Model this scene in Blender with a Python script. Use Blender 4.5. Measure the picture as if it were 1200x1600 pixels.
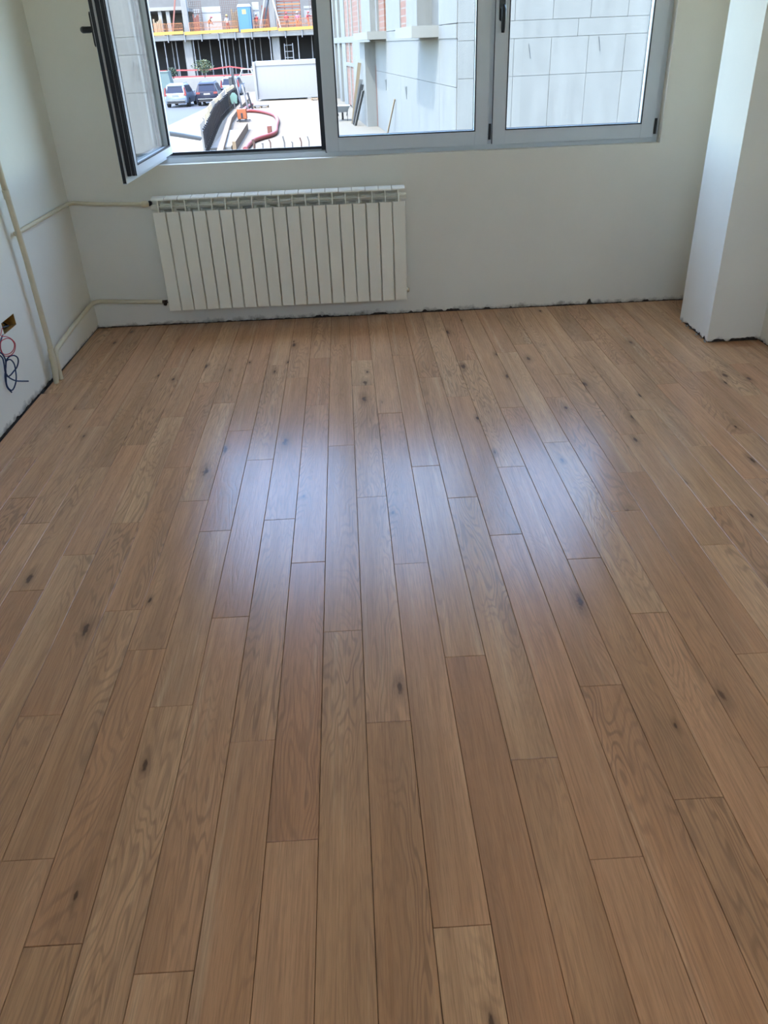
import bpy, bmesh, math, random
from mathutils import Vector, Matrix
random.seed(7)
for o in list(bpy.data.objects): bpy.data.objects.remove(o, do_unlink=True)
scene = bpy.context.scene
COL = scene.collection

# ------------------------------------------------------------------ camera
cd = bpy.data.cameras.new('camera'); cam = bpy.data.objects.new('camera', cd); COL.objects.link(cam)
right = Vector((0.9984629, -0.0414402, -0.0368041)); up = Vector((0.0528489, 0.5117928, 0.8574818)); fwd = Vector((0.0166982, 0.8581088, -0.5131962))
m = Matrix((right, up, -fwd)).transposed().to_4x4(); m.translation = (0.08642, -5.14015, 1.54782)
cam.matrix_world = m
cd.sensor_fit = 'VERTICAL'; cd.sensor_height = 36.0; cd.lens = 36.0 * 1228.8 / 1600.0
cd.clip_start = 0.05; cd.clip_end = 600
scene.camera = cam

# ------------------------------------------------------------------ sky, sun, exposure
world = bpy.data.worlds.new('world'); scene.world = world; world.use_nodes = True
wn = world.node_tree.nodes; wl = world.node_tree.links
bg = wn['Background']
sky = wn.new('ShaderNodeTexSky'); sky.sky_type = 'NISHITA'; sky.sun_disc = False
SUN_TRAVEL = Vector((0.8, 1.0, -2.15)).normalized()
sky.sun_elevation = math.asin(-SUN_TRAVEL.z)
sky.sun_rotation = math.atan2(-SUN_TRAVEL.x, -SUN_TRAVEL.y)
sky.air_density = 1.0; sky.dust_density = 1.4; sky.ozone_density = 1.2
wl.new(sky.outputs[0], bg.inputs[0]); bg.inputs[1].default_value = 0.62
sd = bpy.data.lights.new('sun', 'SUN'); sd.energy = 2.2; sd.angle = 0.009; sd.color = (1.0, 0.95, 0.87)
sun = bpy.data.objects.new('sun', sd); COL.objects.link(sun)
sun.rotation_euler = SUN_TRAVEL.to_track_quat('-Z', 'Y').to_euler(); sun.location = (-20, -20, 50)
scene.view_settings.view_transform = 'Standard'; scene.view_settings.look = 'None'
scene.view_settings.gamma = 1.0; scene.view_settings.use_curve_mapping = False
scene.view_settings.exposure = 2.35

# ------------------------------------------------------------------ materials
MATS = {}
def srgb(r, g, b):
    f = lambda c: c / 12.92 if c <= 0.04045 else ((c + 0.055) / 1.055) ** 2.4
    return (f(r / 255), f(g / 255), f(b / 255), 1.0)
def mat(name, col, rough=0.6, metal=0.0, var=0.0, scale=6.0, bump=0.0, bscale=40.0, coat=0.0, stretch=(1, 1, 1), col2=None, spec=0.5):
    m = bpy.data.materials.new(name); m.use_nodes = True; nt = m.node_tree; N = nt.nodes; L = nt.links
    b = N['Principled BSDF']; b.inputs['Base Color'].default_value = col
    b.inputs['Roughness'].default_value = rough; b.inputs['Metallic'].default_value = metal
    b.inputs['Coat Weight'].default_value = coat; b.inputs['Specular IOR Level'].default_value = spec
    if var or bump:
        tc = N.new('ShaderNodeTexCoord'); mp = N.new('ShaderNodeMapping'); mp.inputs['Scale'].default_value = stretch
        L.new(tc.outputs['Object'], mp.inputs[0])
    if var:
        n = N.new('ShaderNodeTexNoise'); n.inputs['Scale'].default_value = scale; n.inputs['Detail'].default_value = 6; n.inputs['Roughness'].default_value = 0.6
        L.new(mp.outputs[0], n.inputs['Vector'])
        r = N.new('ShaderNodeValToRGB'); r.color_ramp.elements[0].position = 0.3; r.color_ramp.elements[1].position = 0.7
        c2 = col2 if col2 else tuple(c * (1 - var) for c in col[:3]) + (1,)
        r.color_ramp.elements[0].color = c2; r.color_ramp.elements[1].color = col
        L.new(n.outputs['Fac'], r.inputs[0]); L.new(r.outputs[0], b.inputs['Base Color'])
    if bump:
        n2 = N.new('ShaderNodeTexNoise'); n2.inputs['Scale'].default_value = bscale; n2.inputs['Detail'].default_value = 5
        L.new(mp.outputs[0], n2.inputs['Vector'])
        bp = N.new('ShaderNodeBump'); bp.inputs['Strength'].default_value = bump; bp.inputs['Distance'].default_value = 0.01
        L.new(n2.outputs['Fac'], bp.inputs['Height']); L.new(bp.outputs[0], b.inputs['Normal'])
    MATS[name] = m
    return m

def wood_floor_mat():
    m = bpy.data.materials.new('oak_plank'); m.use_nodes = True; nt = m.node_tree; N = nt.nodes; L = nt.links
    b = N['Principled BSDF']
    def math_(op, a, c=None, d=None):
        n = N.new('ShaderNodeMath'); n.operation = op
        for i, v in enumerate((a, c, d)):
            if v is None: continue
            if isinstance(v, (int, float)): n.inputs[i].default_value = v
            else: L.new(v, n.inputs[i])
        return n.outputs[0]
    tc = N.new('ShaderNodeTexCoord'); oi = N.new('ShaderNodeObjectInfo')
    rnd = oi.outputs['Random']
    off = N.new('ShaderNodeCombineXYZ')
    L.new(math_('MULTIPLY', rnd, 37.3), off.inputs[0]); L.new(math_('MULTIPLY', rnd, 91.7), off.inputs[1]); L.new(math_('MULTIPLY', rnd, 53.1), off.inputs[2])
    add = N.new('ShaderNodeVectorMath'); add.operation = 'ADD'
    L.new(tc.outputs['Object'], add.inputs[0]); L.new(off.outputs[0], add.inputs[1])
    def mapped(sx, sy, sz):
        mp = N.new('ShaderNodeMapping'); mp.inputs['Scale'].default_value = (sx, sy, sz); L.new(add.outputs[0], mp.inputs[0]); return mp.outputs[0]
    def noise(vec, scale, detail=4, rough=0.55, dist=0.0):
        n = N.new('ShaderNodeTexNoise'); n.inputs['Scale'].default_value = scale; n.inputs['Detail'].default_value = detail
        n.inputs['Roughness'].default_value = rough; n.inputs['Distortion'].default_value = dist
        L.new(vec, n.inputs['Vector']); return n.outputs['Fac']
    def ramp(fac, p0, p1, c0=(0, 0, 0, 1), c1=(1, 1, 1, 1)):
        r = N.new('ShaderNodeValToRGB'); e = r.color_ramp.elements
        if p0 > p1: p0, p1, c0, c1 = p1, p0, c1, c0
        e[0].position = p0; e[1].position = p1; e[0].color = c0; e[1].color = c1; L.new(fac, r.inputs[0]); return r.outputs[0]
    def mix(fac, a, c, mode='MIX'):
        n = N.new('ShaderNodeMix'); n.data_type = 'RGBA'; n.blend_type = mode
        for s, v in ((0, fac), (6, a), (7, c)):
            if isinstance(v, (int, float)): n.inputs[s].default_value = v
            elif isinstance(v, tuple): n.inputs[s].default_value = v
            else: L.new(v, n.inputs[s])
        return n.outputs[2]
    # ring figure: contour lines of a long stretched noise (cathedral oak)
    field = noise(mapped(7.0, 0.85, 1.0), 1.0, 3, 0.5, 0.35)
    rings = math_('SINE', math_('MULTIPLY', field, 190.0))
    ringm = ramp(rings, 0.05, 1.0)
    amt = ramp(noise(mapped(4.0, 0.6, 1.0), 1.0, 2), 0.44, 0.66)
    ringf = math_('MULTIPLY', math_('MULTIPLY', ringm, amt), 0.55)
    fibre = noise(mapped(210, 5.0, 1), 1.0, 4, 0.65)
    fine = noise(mapped(600, 18.0, 1), 1.0, 2, 0.6)
    streak = noise(mapped(26, 0.8, 1), 1.0, 4, 0.6, 0.3)
    tone = noise(mapped(9, 1.1, 1), 1.0, 3, 0.6, 0.5)
    base = ramp(rnd, 0.0, 1.0, srgb(204, 152, 108), srgb(228, 177, 130))
    r2 = N.new('ShaderNodeMath'); r2.operation = 'FRACT'; L.new(math_('MULTIPLY', rnd, 17.77), r2.inputs[0])
    base = mix(math_('MULTIPLY', r2.outputs[0], 0.5), base, srgb(206, 140, 100))
    c = mix(math_('MULTIPLY', ramp(tone, 0.42, 0.72), 0.55), base, srgb(164, 122, 90))
    c = mix(math_('MULTIPLY', ramp(streak, 0.48, 0.72), 0.5), c, srgb(176, 124, 84))
    c = mix(math_('MULTIPLY', ramp(streak, 0.42, 0.28), 0.35), c, srgb(240, 202, 158))
    c = mix(ringf, c, srgb(140, 104, 78))
    c = mix(math_('MULTIPLY', ramp(fibre, 0.46, 0.68), 0.38), c, srgb(146, 104, 74))
    c = mix(math_('MULTIPLY', ramp(fine, 0.5, 0.7), 0.25), c, srgb(130, 94, 66))
    # knots
    vor = N.new('ShaderNodeTexVoronoi'); vor.voronoi_dimensions = '2D'; vor.inputs['Scale'].default_value = 1.0; L.new(mapped(8.0, 2.6, 0.0), vor.inputs['Vector'])
    vcol = N.new('ShaderNodeSeparateColor'); L.new(vor.outputs['Color'], vcol.inputs[0])
    gate = ramp(vcol.outputs[0], 0.83, 0.85)
    dist = math_('ADD', math_('DIVIDE', vor.outputs['Distance'], math_('MULTIPLY_ADD', vcol.outputs[1], 0.75, 0.45)), math_('MULTIPLY', math_('SUBTRACT', noise(mapped(60, 30, 1), 1.0, 3), 0.5), 0.16))
    halo = math_('MULTIPLY', ramp(dist, 0.26, 0.04), gate); core = math_('MULTIPLY', ramp(dist, 0.085, 0.045), gate)
    c = mix(math_('MULTIPLY', halo, 0.55), c, srgb(118, 84, 62)); c = mix(math_('MULTIPLY', core, 0.75), c, srgb(74, 52, 40))
    L.new(c, b.inputs['Base Color'])
    rr = math_('ADD', math_('MULTIPLY', fibre, 0.10), 0.19)
    L.new(rr, b.inputs['Roughness']); b.inputs['Specular IOR Level'].default_value = 0.42
    h = math_('ADD', math_('MULTIPLY', fibre, -0.5), math_('MULTIPLY', ringm, -0.35))
    bp = N.new('ShaderNodeBump'); bp.inputs['Strength'].default_value = 0.22; bp.inputs['Distance'].default_value = 0.0012
    L.new(h, bp.inputs['Height']); L.new(bp.outputs[0], b.inputs['Normal'])
    MATS['oak'] = m; return m

def glass_mat(name, tint=(0.93, 0.97, 0.97, 1)):
    m = bpy.data.materials.new(name); m.use_nodes = True; nt = m.node_tree; N = nt.nodes; L = nt.links
    for n in list(N): N.remove(n)
    out = N.new('ShaderNodeOutputMaterial'); mx = N.new('ShaderNodeMixShader'); t = N.new('ShaderNodeBsdfTransparent'); g = N.new('ShaderNodeBsdfGlossy')
    t.inputs[0].default_value = tint; g.inputs['Roughness'].default_value = 0.0; g.inputs[0].default_value = (1, 1, 1, 1)
    lw = N.new('ShaderNodeLayerWeight'); lw.inputs[0].default_value = 0.5
    p = N.new('ShaderNodeMath'); p.operation = 'POWER'; p.inputs[1].default_value = 4.6; L.new(lw.outputs['Facing'], p.inputs[0])
    q = N.new('ShaderNodeMath'); q.operation = 'MULTIPLY_ADD'; q.inputs[1].default_value = 0.95; q.inputs[2].default_value = 0.05; L.new(p.outputs[0], q.inputs[0])
    L.new(q.outputs[0], mx.inputs[0]); L.new(t.outputs[0], mx.inputs[1]); L.new(g.outputs[0], mx.inputs[2]); L.new(mx.outputs[0], out.inputs[0])
    MATS[name] = m; return m

def brick_mat():
    m = bpy.data.materials.new('brick'); m.use_nodes = True; N = m.node_tree.nodes; L = m.node_tree.links; b = N['Principled BSDF']
    tc = N.new('ShaderNodeTexCoord'); mp = N.new('ShaderNodeMapping'); mp.inputs['Rotation'].default_value = (math.pi / 2, 0, math.pi / 2)
    sx = N.new('ShaderNodeSeparateXYZ'); L.new(tc.outputs['Object'], sx.inputs[0])
    cx = N.new('ShaderNodeCombineXYZ'); L.new(sx.outputs[1], cx.inputs[0]); L.new(sx.outputs[2], cx.inputs[1])
    br = N.new('ShaderNodeTexBrick'); L.new(cx.outputs[0], br.inputs['Vector']); br.inputs['Scale'].default_value = 1.0
    br.inputs['Brick Width'].default_value = 0.55; br.inputs['Row Height'].default_value = 0.24; br.inputs['Mortar Size'].default_value = 0.018
    br.inputs['Color1'].default_value = (0.100, 0.036, 0.020, 1); br.inputs['Color2'].default_value = (0.078, 0.027, 0.015, 1); br.inputs['Mortar'].default_value = (0.095, 0.085, 0.072, 1)
    L.new(br.outputs[0], b.inputs['Base Color']); b.inputs['Roughness'].default_value = 0.9
    MATS['brick'] = m; return m
def add_translucent(name, amount):
    m = MATS[name]; N = m.node_tree.nodes; L = m.node_tree.links; b = N['Principled BSDF']; out = [n for n in N if n.type == 'OUTPUT_MATERIAL'][0]
    t = N.new('ShaderNodeBsdfTranslucent'); mx = N.new('ShaderNodeMixShader'); mx.inputs[0].default_value = amount
    src = b.inputs['Base Color'].links[0].from_socket if b.inputs['Base Color'].is_linked else None
    if src: L.new(src, t.inputs[0])
    else: t.inputs[0].default_value = b.inputs['Base Color'].default_value
    L.new(b.outputs[0], mx.inputs[1]); L.new(t.outputs[0], mx.inputs[2]); L.new(mx.outputs[0], out.inputs[0])

wood_floor_mat(); glass_mat('glass'); brick_mat()
mat('plaster', srgb(242, 234, 217), 0.82, var=0.045, scale=2.2, bump=0.10, bscale=9)
def dirt_at_foot(name):
    m = MATS[name]; N = m.node_tree.nodes; L = m.node_tree.links; b = N['Principled BSDF']
    tc = N.new('ShaderNodeTexCoord'); sp = N.new('ShaderNodeSeparateXYZ'); L.new(tc.outputs['Object'], sp.inputs[0])
    mr = N.new('ShaderNodeMapRange'); mr.inputs[1].default_value = 0.004; mr.inputs[2].default_value = 0.07; mr.inputs[3].default_value = 0.31; mr.inputs[4].default_value = -0.35; L.new(sp.outputs[2], mr.inputs[0])
    n = N.new('ShaderNodeTexNoise'); n.inputs['Scale'].default_value = 16; n.inputs['Detail'].default_value = 7; n.inputs['Roughness'].default_value = 0.7; L.new(tc.outputs['Object'], n.inputs['Vector'])
    a = N.new('ShaderNodeMath'); a.operation = 'ADD'; L.new(mr.outputs[0], a.inputs[0]); L.new(n.outputs['Fac'], a.inputs[1])
    r = N.new('ShaderNodeValToRGB'); r.color_ramp.elements[0].position = 0.58; r.color_ramp.elements[1].position = 0.95; L.new(a.outputs[0], r.inputs[0])
    mx = N.new('ShaderNodeMix'); mx.data_type = 'RGBA'; L.new(r.outputs[0], mx.inputs[0]); L.new(b.inputs['Base Color'].links[0].from_socket, mx.inputs[6]); mx.inputs[7].default_value = srgb(132, 116, 94)
    L.new(mx.outputs[2], b.inputs['Base Color'])
dirt_at_foot('plaster')
mat('ceiling_paint', srgb(232, 230, 224), 0.9)
mat('rubble', srgb(84, 72, 60), 0.95, var=0.55, scale=45, bump=0.8, bscale=80)
mat('old_plaster', srgb(176, 170, 156), 0.9, var=0.3, scale=30, bump=0.4)
mat('subfloor', srgb(48, 36, 28), 0.95)
mat('white_frame', srgb(214, 216, 216), 0.38, var=0.04, scale=5)
mat('black_gasket', srgb(22, 22, 26), 0.45)
mat('black_plastic', srgb(20, 20, 21), 0.35)
mat('radiator_white', srgb(250, 242, 222), 0.4)
mat('pipe_cream', srgb(222, 206, 172), 0.5, var=0.08, scale=12)
mat('pipe_white', srgb(226, 222, 210), 0.5, var=0.05, scale=12)
mat('valve_cream', srgb(226, 206, 168), 0.45)
mat('dark_brass', srgb(74, 52, 38), 0.45, metal=0.6)
mat('box_brown', srgb(168, 122, 48), 0.8, var=0.5, scale=30)
mat('wire_red', srgb(196, 40, 48), 0.4)
mat('wire_blue', srgb(32, 52, 86), 0.4)
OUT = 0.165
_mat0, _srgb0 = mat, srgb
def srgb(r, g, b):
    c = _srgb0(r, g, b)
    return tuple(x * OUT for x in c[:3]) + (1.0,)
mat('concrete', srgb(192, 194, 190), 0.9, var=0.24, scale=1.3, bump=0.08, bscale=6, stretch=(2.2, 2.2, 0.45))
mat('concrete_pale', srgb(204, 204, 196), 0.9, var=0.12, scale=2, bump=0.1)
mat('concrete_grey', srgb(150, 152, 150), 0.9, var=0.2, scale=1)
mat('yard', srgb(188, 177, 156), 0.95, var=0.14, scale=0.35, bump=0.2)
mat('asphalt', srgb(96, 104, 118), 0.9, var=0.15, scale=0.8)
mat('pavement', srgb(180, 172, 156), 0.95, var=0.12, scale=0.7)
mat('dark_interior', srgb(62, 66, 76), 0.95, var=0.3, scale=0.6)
mat('yellow_board', srgb(246, 190, 20), 0.6, var=0.1, scale=1)
mat('orange_mesh', srgb(236, 140, 50), 0.7)
mat('orange_paint', srgb(244, 128, 40), 0.5)
mat('steel', srgb(176, 182, 188), 0.5, metal=0.3)
mat('steel_dark', srgb(70, 76, 86), 0.5, metal=0.3)
mat('rebar', srgb(126, 92, 76), 0.8)
mat('timber', srgb(206, 180, 140), 0.8, var=0.2, scale=4, stretch=(8, 8, 1))
mat('timber_red', srgb(176, 96, 74), 0.8, var=0.2, scale=3)
mat('container_white', srgb(208, 212, 214), 0.5)
mat('toilet_blue', srgb(20, 140, 205), 0.5)
mat('sign_yellow', srgb(240, 226, 120), 0.6)
mat('tape_red', srgb(226, 62, 62), 0.6)
mat('tape_pale', srgb(236, 206, 200), 0.6)
mat('teal', srgb(112, 148, 146), 0.6)
mat('leaf', srgb(78, 120, 60), 0.6, var=0.4, scale=3)
mat('leaf_yellow', srgb(150, 156, 70), 0.6, var=0.35, scale=3)
mat('bark', srgb(84, 70, 58), 0.9)
mat('net_grey', _srgb0(180, 178, 172), 0.9, var=0.3, scale=1.6)
mat('net_cloth', _srgb0(196, 188, 170), 0.9, var=0.2, scale=1.5)
add_translucent('net_grey', 0.5); add_translucent('net_cloth', 0.55)
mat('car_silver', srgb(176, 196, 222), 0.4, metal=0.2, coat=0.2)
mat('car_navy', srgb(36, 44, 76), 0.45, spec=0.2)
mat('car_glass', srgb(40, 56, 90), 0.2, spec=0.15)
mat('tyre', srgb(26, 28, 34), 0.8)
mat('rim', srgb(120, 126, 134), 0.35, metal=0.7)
mat('tail_red', srgb(186, 20, 40), 0.25)
mat('plate_white', srgb(226, 228, 230), 0.5)
mat('chrome', srgb(200, 206, 212), 0.25, metal=0.8)
mat('hose_red', srgb(208, 78, 76), 0.6, var=0.2, scale=2)
mat('mint', srgb(150, 206, 190), 0.8)
mat('skin', srgb(186, 134, 106), 0.6)
mat('shirt_red', srgb(222, 62, 66), 0.8); mat('shirt_white', srgb(228, 228, 226), 0.8); mat('shirt_pink', srgb(240, 120, 150), 0.8)
mat('shirt_orange', srgb(240, 120, 50), 0.8); mat('trouser_red', srgb(206, 50, 40), 0.8); mat('trouser_white', srgb(224, 222, 218), 0.8)
mat('trouser_dark', srgb(96, 92, 100), 0.8); mat('helmet_yellow', srgb(240, 206, 40), 0.4); mat('helmet_red', srgb(220, 40, 60), 0.4); mat('helmet_white', srgb(236, 236, 236), 0.4)

# ------------------------------------------------------------------ mesh helpers
def tag(o, label=None, cat=None, group=None, kind=None):
    if label: o['label'] = label
    if cat: o['category'] = cat
    if group: o['group'] = group
    if kind: o['kind'] = kind
    return o
def empty(name, loc=(0, 0, 0), rz=0.0):
    o = bpy.data.objects.new(name, None); o.empty_display_size = 0.1; COL.objects.link(o); o.location = loc; o.rotation_euler = (0, 0, rz); return o
def link(name, me, parent=None, loc=(0, 0, 0), rot=(0, 0, 0)):
    o = bpy.data.objects.new(name, me); COL.objects.link(o); o.location = loc; o.rotation_euler = rot
    if parent: o.parent = parent
    return o
class MB:
    def __init__(s): s.v = []; s.f = []; s.mi = []; s.cur = 0
    def face(s, idx): s.f.append(idx); s.mi.append(s.cur)
    def box(s, x0, x1, y0, y1, z0, z1):
        b = len(s.v)
        s.v += [(x0, y0, z0), (x1, y0, z0), (x1, y1, z0), (x0, y1, z0), (x0, y0, z1), (x1, y0, z1), (x1, y1, z1), (x0, y1, z1)]
        for q in ((0, 3, 2, 1), (4, 5, 6, 7), (0, 1, 5, 4), (1, 2, 6, 5), (2, 3, 7, 6), (3, 0, 4, 7)): s.face([b + i for i in q])
        return s
    def tube(s, pts, r, n=10, caps=True, closed=False):
        pts = [Vector(p) for p in pts]; k = len(pts)
        rs = r if isinstance(r, (list, tuple)) else [r] * k
        prev = None; b0 = len(s.v)
        for i, p in enumerate(pts):
            a = pts[i - 1] if (i > 0 or closed) else p; c = pts[(i + 1) % k] if (i < k - 1 or closed) else p
            d = (c - a).normalized()
            if prev is None:
                ref = Vector((0, 0, 1)) if abs(d.z) < 0.9 else Vector((1, 0, 0)); u = d.cross(ref).normalized()
            else:
                u = (prev - d * prev.dot(d)).normalized()
            prev = u; w = d.cross(u)
            for j in range(n):
                t = 2 * math.pi * j / n; s.v.append(tuple(p + (u * math.cos(t) + w * math.sin(t)) * rs[i]))
        rng = k if closed else k - 1
        for i in range(rng):
            for j in range(n):
                i2 = (i + 1) % k; j2 = (j + 1) % n
                s.face([b0 + i * n + j, b0 + i * n + j2, b0 + i2 * n + j2, b0 + i2 * n + j])
        if caps and not closed:
            s.face([b0 + j for j in range(n)][::-1]); s.face([b0 + (k - 1) * n + j for j in range(n)])
        return s
    def prism(s, poly, axis, a, b):
        # poly list of 2D points; axis 'x','y','z' extrusion
        def P(p, t): return {'x': (t, p[0], p[1]), 'y': (p[0], t, p[1]), 'z': (p[0], p[1], t)}[axis]
        n = len(poly); b0 = len(s.v)
        s.v += [P(p, a) for p in poly] + [P(p, b) for p in poly]
        s.face(list(range(b0, b0 + n))[::-1]); s.face(list(range(b0 + n, b0 + 2 * n)))
        for i in range(n): s.face([b0 + i, b0 + (i + 1) % n, b0 + n + (i + 1) % n, b0 + n + i])
        return s
    def beam(s, p, q, w, h=None):
        h = h or w; p = Vector(p); q = Vector(q); d = (q - p).normalized(); ref = Vector((0, 0, 1)) if abs(d.z) < 0.95 else Vector((0, 1, 0))
        u = d.cross(ref).normalized() * w / 2; w2 = u.normalized().cross(d).normalized() * h / 2; b = len(s.v)
        for e in (p, q):
            for a, c in ((-1, -1), (1, -1), (1, 1), (-1, 1)): s.v.append(tuple(e + u * a + w2 * c))
        for f in ((0, 1, 2, 3), (7, 6, 5, 4), (0, 4, 5, 1), (1, 5, 6, 2), (2, 6, 7, 3), (3, 7, 4, 0)): s.face([b + i for i in f])
        return s
    def ball(s, c, rx, ry, rz, n=10, m_=6, z0=-1.0):
        b = len(s.v)
        for i in range(m_ + 1):
            t = math.asin(z0) + (math.pi / 2 - math.asin(z0)) * i / m_
            for j in range(n):
                a = 2 * math.pi * j / n; s.v.append((c[0] + rx * math.cos(t) * math.cos(a), c[1] + ry * math.cos(t) * math.sin(a), c[2] + rz * math.sin(t)))
        for i in range(m_):
            for j in range(n): s.face([b + i * n + j, b + i * n + (j + 1) % n, b + (i + 1) * n + (j + 1) % n, b + (i + 1) * n + j])
        return s
    def mesh(s, name, mats, smooth=False, bevel=0.0, recalc=True):
        me = bpy.data.meshes.new(name); me.from_pydata(s.v, [], s.f)
        ms = mats if isinstance(mats, (list, tuple)) else [mats]
        for k in ms: me.materials.append(MATS[k])
        for p, i in zip(me.polygons, s.mi): p.material_index = i
        if recalc or bevel:
            bm = bmesh.new(); bm.from_mesh(me)
            if bevel: bmesh.ops.bevel(bm, geom=[e for e in bm.edges], offset=bevel, segments=2, profile=0.6, affect='EDGES', clamp_overlap=True)
            if recalc: bmesh.ops.recalc_face_normals(bm, faces=bm.faces)
            bm.to_mesh(me); bm.free()
        if smooth: me.shade_smooth() if smooth is True else me.shade_smooth()
        me.update(); return me
    def build(s, name, mats, parent=None, loc=(0, 0, 0), rot=(0, 0, 0), smooth=False, bevel=0.0):
        return link(name, s.mesh(name, mats, smooth, bevel), parent, loc, rot)
def auto_smooth(o, ang=0.6):
    me = o.data; me.shade_smooth()
    try: me.set_sharp_from_angle(angle=ang)
    except Exception: pass

# ------------------------------------------------------------------ room shell
XL, XR, YR, HC = -1.65, 2.36, -6.4, 2.80
def wall(name, mapf, u0, u1, h, thick, holes, label, jag=None, skip=(), spikes=(), mat_='plaster'):
    mb = MB(); zb = 0.06 if jag else 0.0
    us = sorted({u0, u1, *[x for H in holes for x in H[:2]]}); vs = sorted({zb, h, *[x for H in holes for x in H[2:4]]})
    inh = lambda a, b: any(H[0] - 1e-6 <= a and b[0] <= H[1] + 1e-6 and H[2] - 1e-6 <= b[1] and b[2] <= H[3] + 1e-6 for H in holes)
    def quad(pts):
        b = len(mb.v); mb.v += [mapf(*p) for p in pts]; mb.face([b, b + 1, b + 2, b + 3])
    for i in range(len(us) - 1):
        for j in range(len(vs) - 1):
            if inh(us[i], (us[i + 1], vs[j], vs[j + 1])): continue
            for d in (0, thick):
                quad([(us[i], vs[j], d), (us[i + 1], vs[j], d), (us[i + 1], vs[j + 1], d), (us[i], vs[j + 1], d)])
    for H in holes:
        dep = H[4] if len(H) > 4 else thick
        a, b, c, d = H[:4]
        quad([(a, c, 0), (b, c, 0), (b, c, dep), (a, c, dep)]); quad([(a, d, 0), (b, d, 0), (b, d, dep), (a, d, dep)])
        quad([(a, c, 0), (a, d, 0), (a, d, dep), (a, c, dep)]); quad([(b, c, 0), (b, d, 0), (b, d, dep), (b, c, dep)])
        if len(H) > 4: quad([(a, c, dep), (b, c, dep), (b, d, dep), (a, d, dep)])
    quad([(u0, 0, thick), (u1, 0, thick), (u1, h, thick), (u0, h, thick)]) if not holes else None
    quad([(u0, h, 0), (u1, h, 0), (u1, h, thick), (u0, h, thick)])
    if jag:
        n = int((u1 - u0) / 0.012); pz = []; val = 0.008
        for i in range(n + 1):
            u = u0 + (u1 - u0) * i / n
            if random.random() < 0.25: val = random.choice([0.002, 0.003, 0.004, 0.005, 0.007, jag]) * random.uniform(0.5, 1.1)
            z = val + random.uniform(-0.0015, 0.0015)
            for su, sw, sh in spikes:
                if abs(u - su) < sw: z = max(z, sh * (1 - abs(u - su) / sw) + 0.006)
            pz.append((u, min(max(0.0005, z), 0.055)))
        for i in range(n):
            (a, za), (b, zb_) = pz[i], pz[i + 1]
            quad([(a, za, 0), (b, zb_, 0), (b, zb, 0), (a, zb, 0)]); quad([(a, za, 0), (b, zb_, 0), (b, zb_ , 0.02), (a, za, 0.02)])
        quad([(u0, 0, thick), (u1, 0, thick), (u1, zb, thick), (u0, zb, thick)])
    o = mb.build(name, mat_); tag(o, label, 'wall', kind='structure')
    if jag:
        r = MB(); rp = []
        n = int((u1 - u0) / 0.03)
        for i in range(n):
            a = u0 + (u1 - u0) * i / n; b = u0 + (u1 - u0) * (i + 1) / n; d0 = random.uniform(0.006, 0.016); dz = random.uniform(-0.02, -0.013)
            pts = [mapf(a, dz, d0), mapf(b, dz, d0), mapf(b, 0.06, d0 + 0.006), mapf(a, 0.06, d0 + 0.006)]
            k = len(r.v); r.v += pts; r.face([k, k + 1, k + 2, k + 3])
        r.build('broken_base', 'rubble', o)
    return o

WX0, WX1, WZ0, WZ1 = -1.085, 1.945, 0.962, 2.40
wall_back = wall('wall_back', lambda u, v, d: (u, d, v), XL - 0.02, XR + 0.3, HC, 0.3, [(WX0, WX1, WZ0, WZ1)], 'off-white plastered wall under and around the wide window', jag=0.016, spikes=[(1.609, 0.018, 0.042), (0.42, 0.01, 0.012), (0.69, 0.02, 0.012)])
wall_left = wall('wall_left', lambda u, v, d: (XL - d, u, v), YR, 0.0, HC, 0.25, [(-1.335, -1.17, 0.39, 0.447, 0.06)], 'plastered left wall with pipes and a cut-out socket hole', jag=0.014)
wall_right = wall('wall_right', lambda u, v, d: (XR + d, u, v), YR, 0.0, HC, 0.25, [], 'plastered right wall behind the square column', jag=0.014)
FILL_WIN = (-1.0, 1.7, 2.12, 2.70)  # unseen opening, added to the rear wall to brighten the room
wall_rear = wall('wall_rear', lambda u, v, d: (u, YR - d, v), XL - 0.02, XR + 0.3, HC, 0.25, [FILL_WIN], 'plastered rear wall with an added fill-light window behind the camera')
mb = MB().box(XL - 0.3, XR + 0.3, YR - 0.3, 0.3, HC, HC + 0.25); tag(mb.build('ceiling', 'ceiling_paint'), 'plain white ceiling above the room', 'ceiling', kind='structure')
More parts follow.
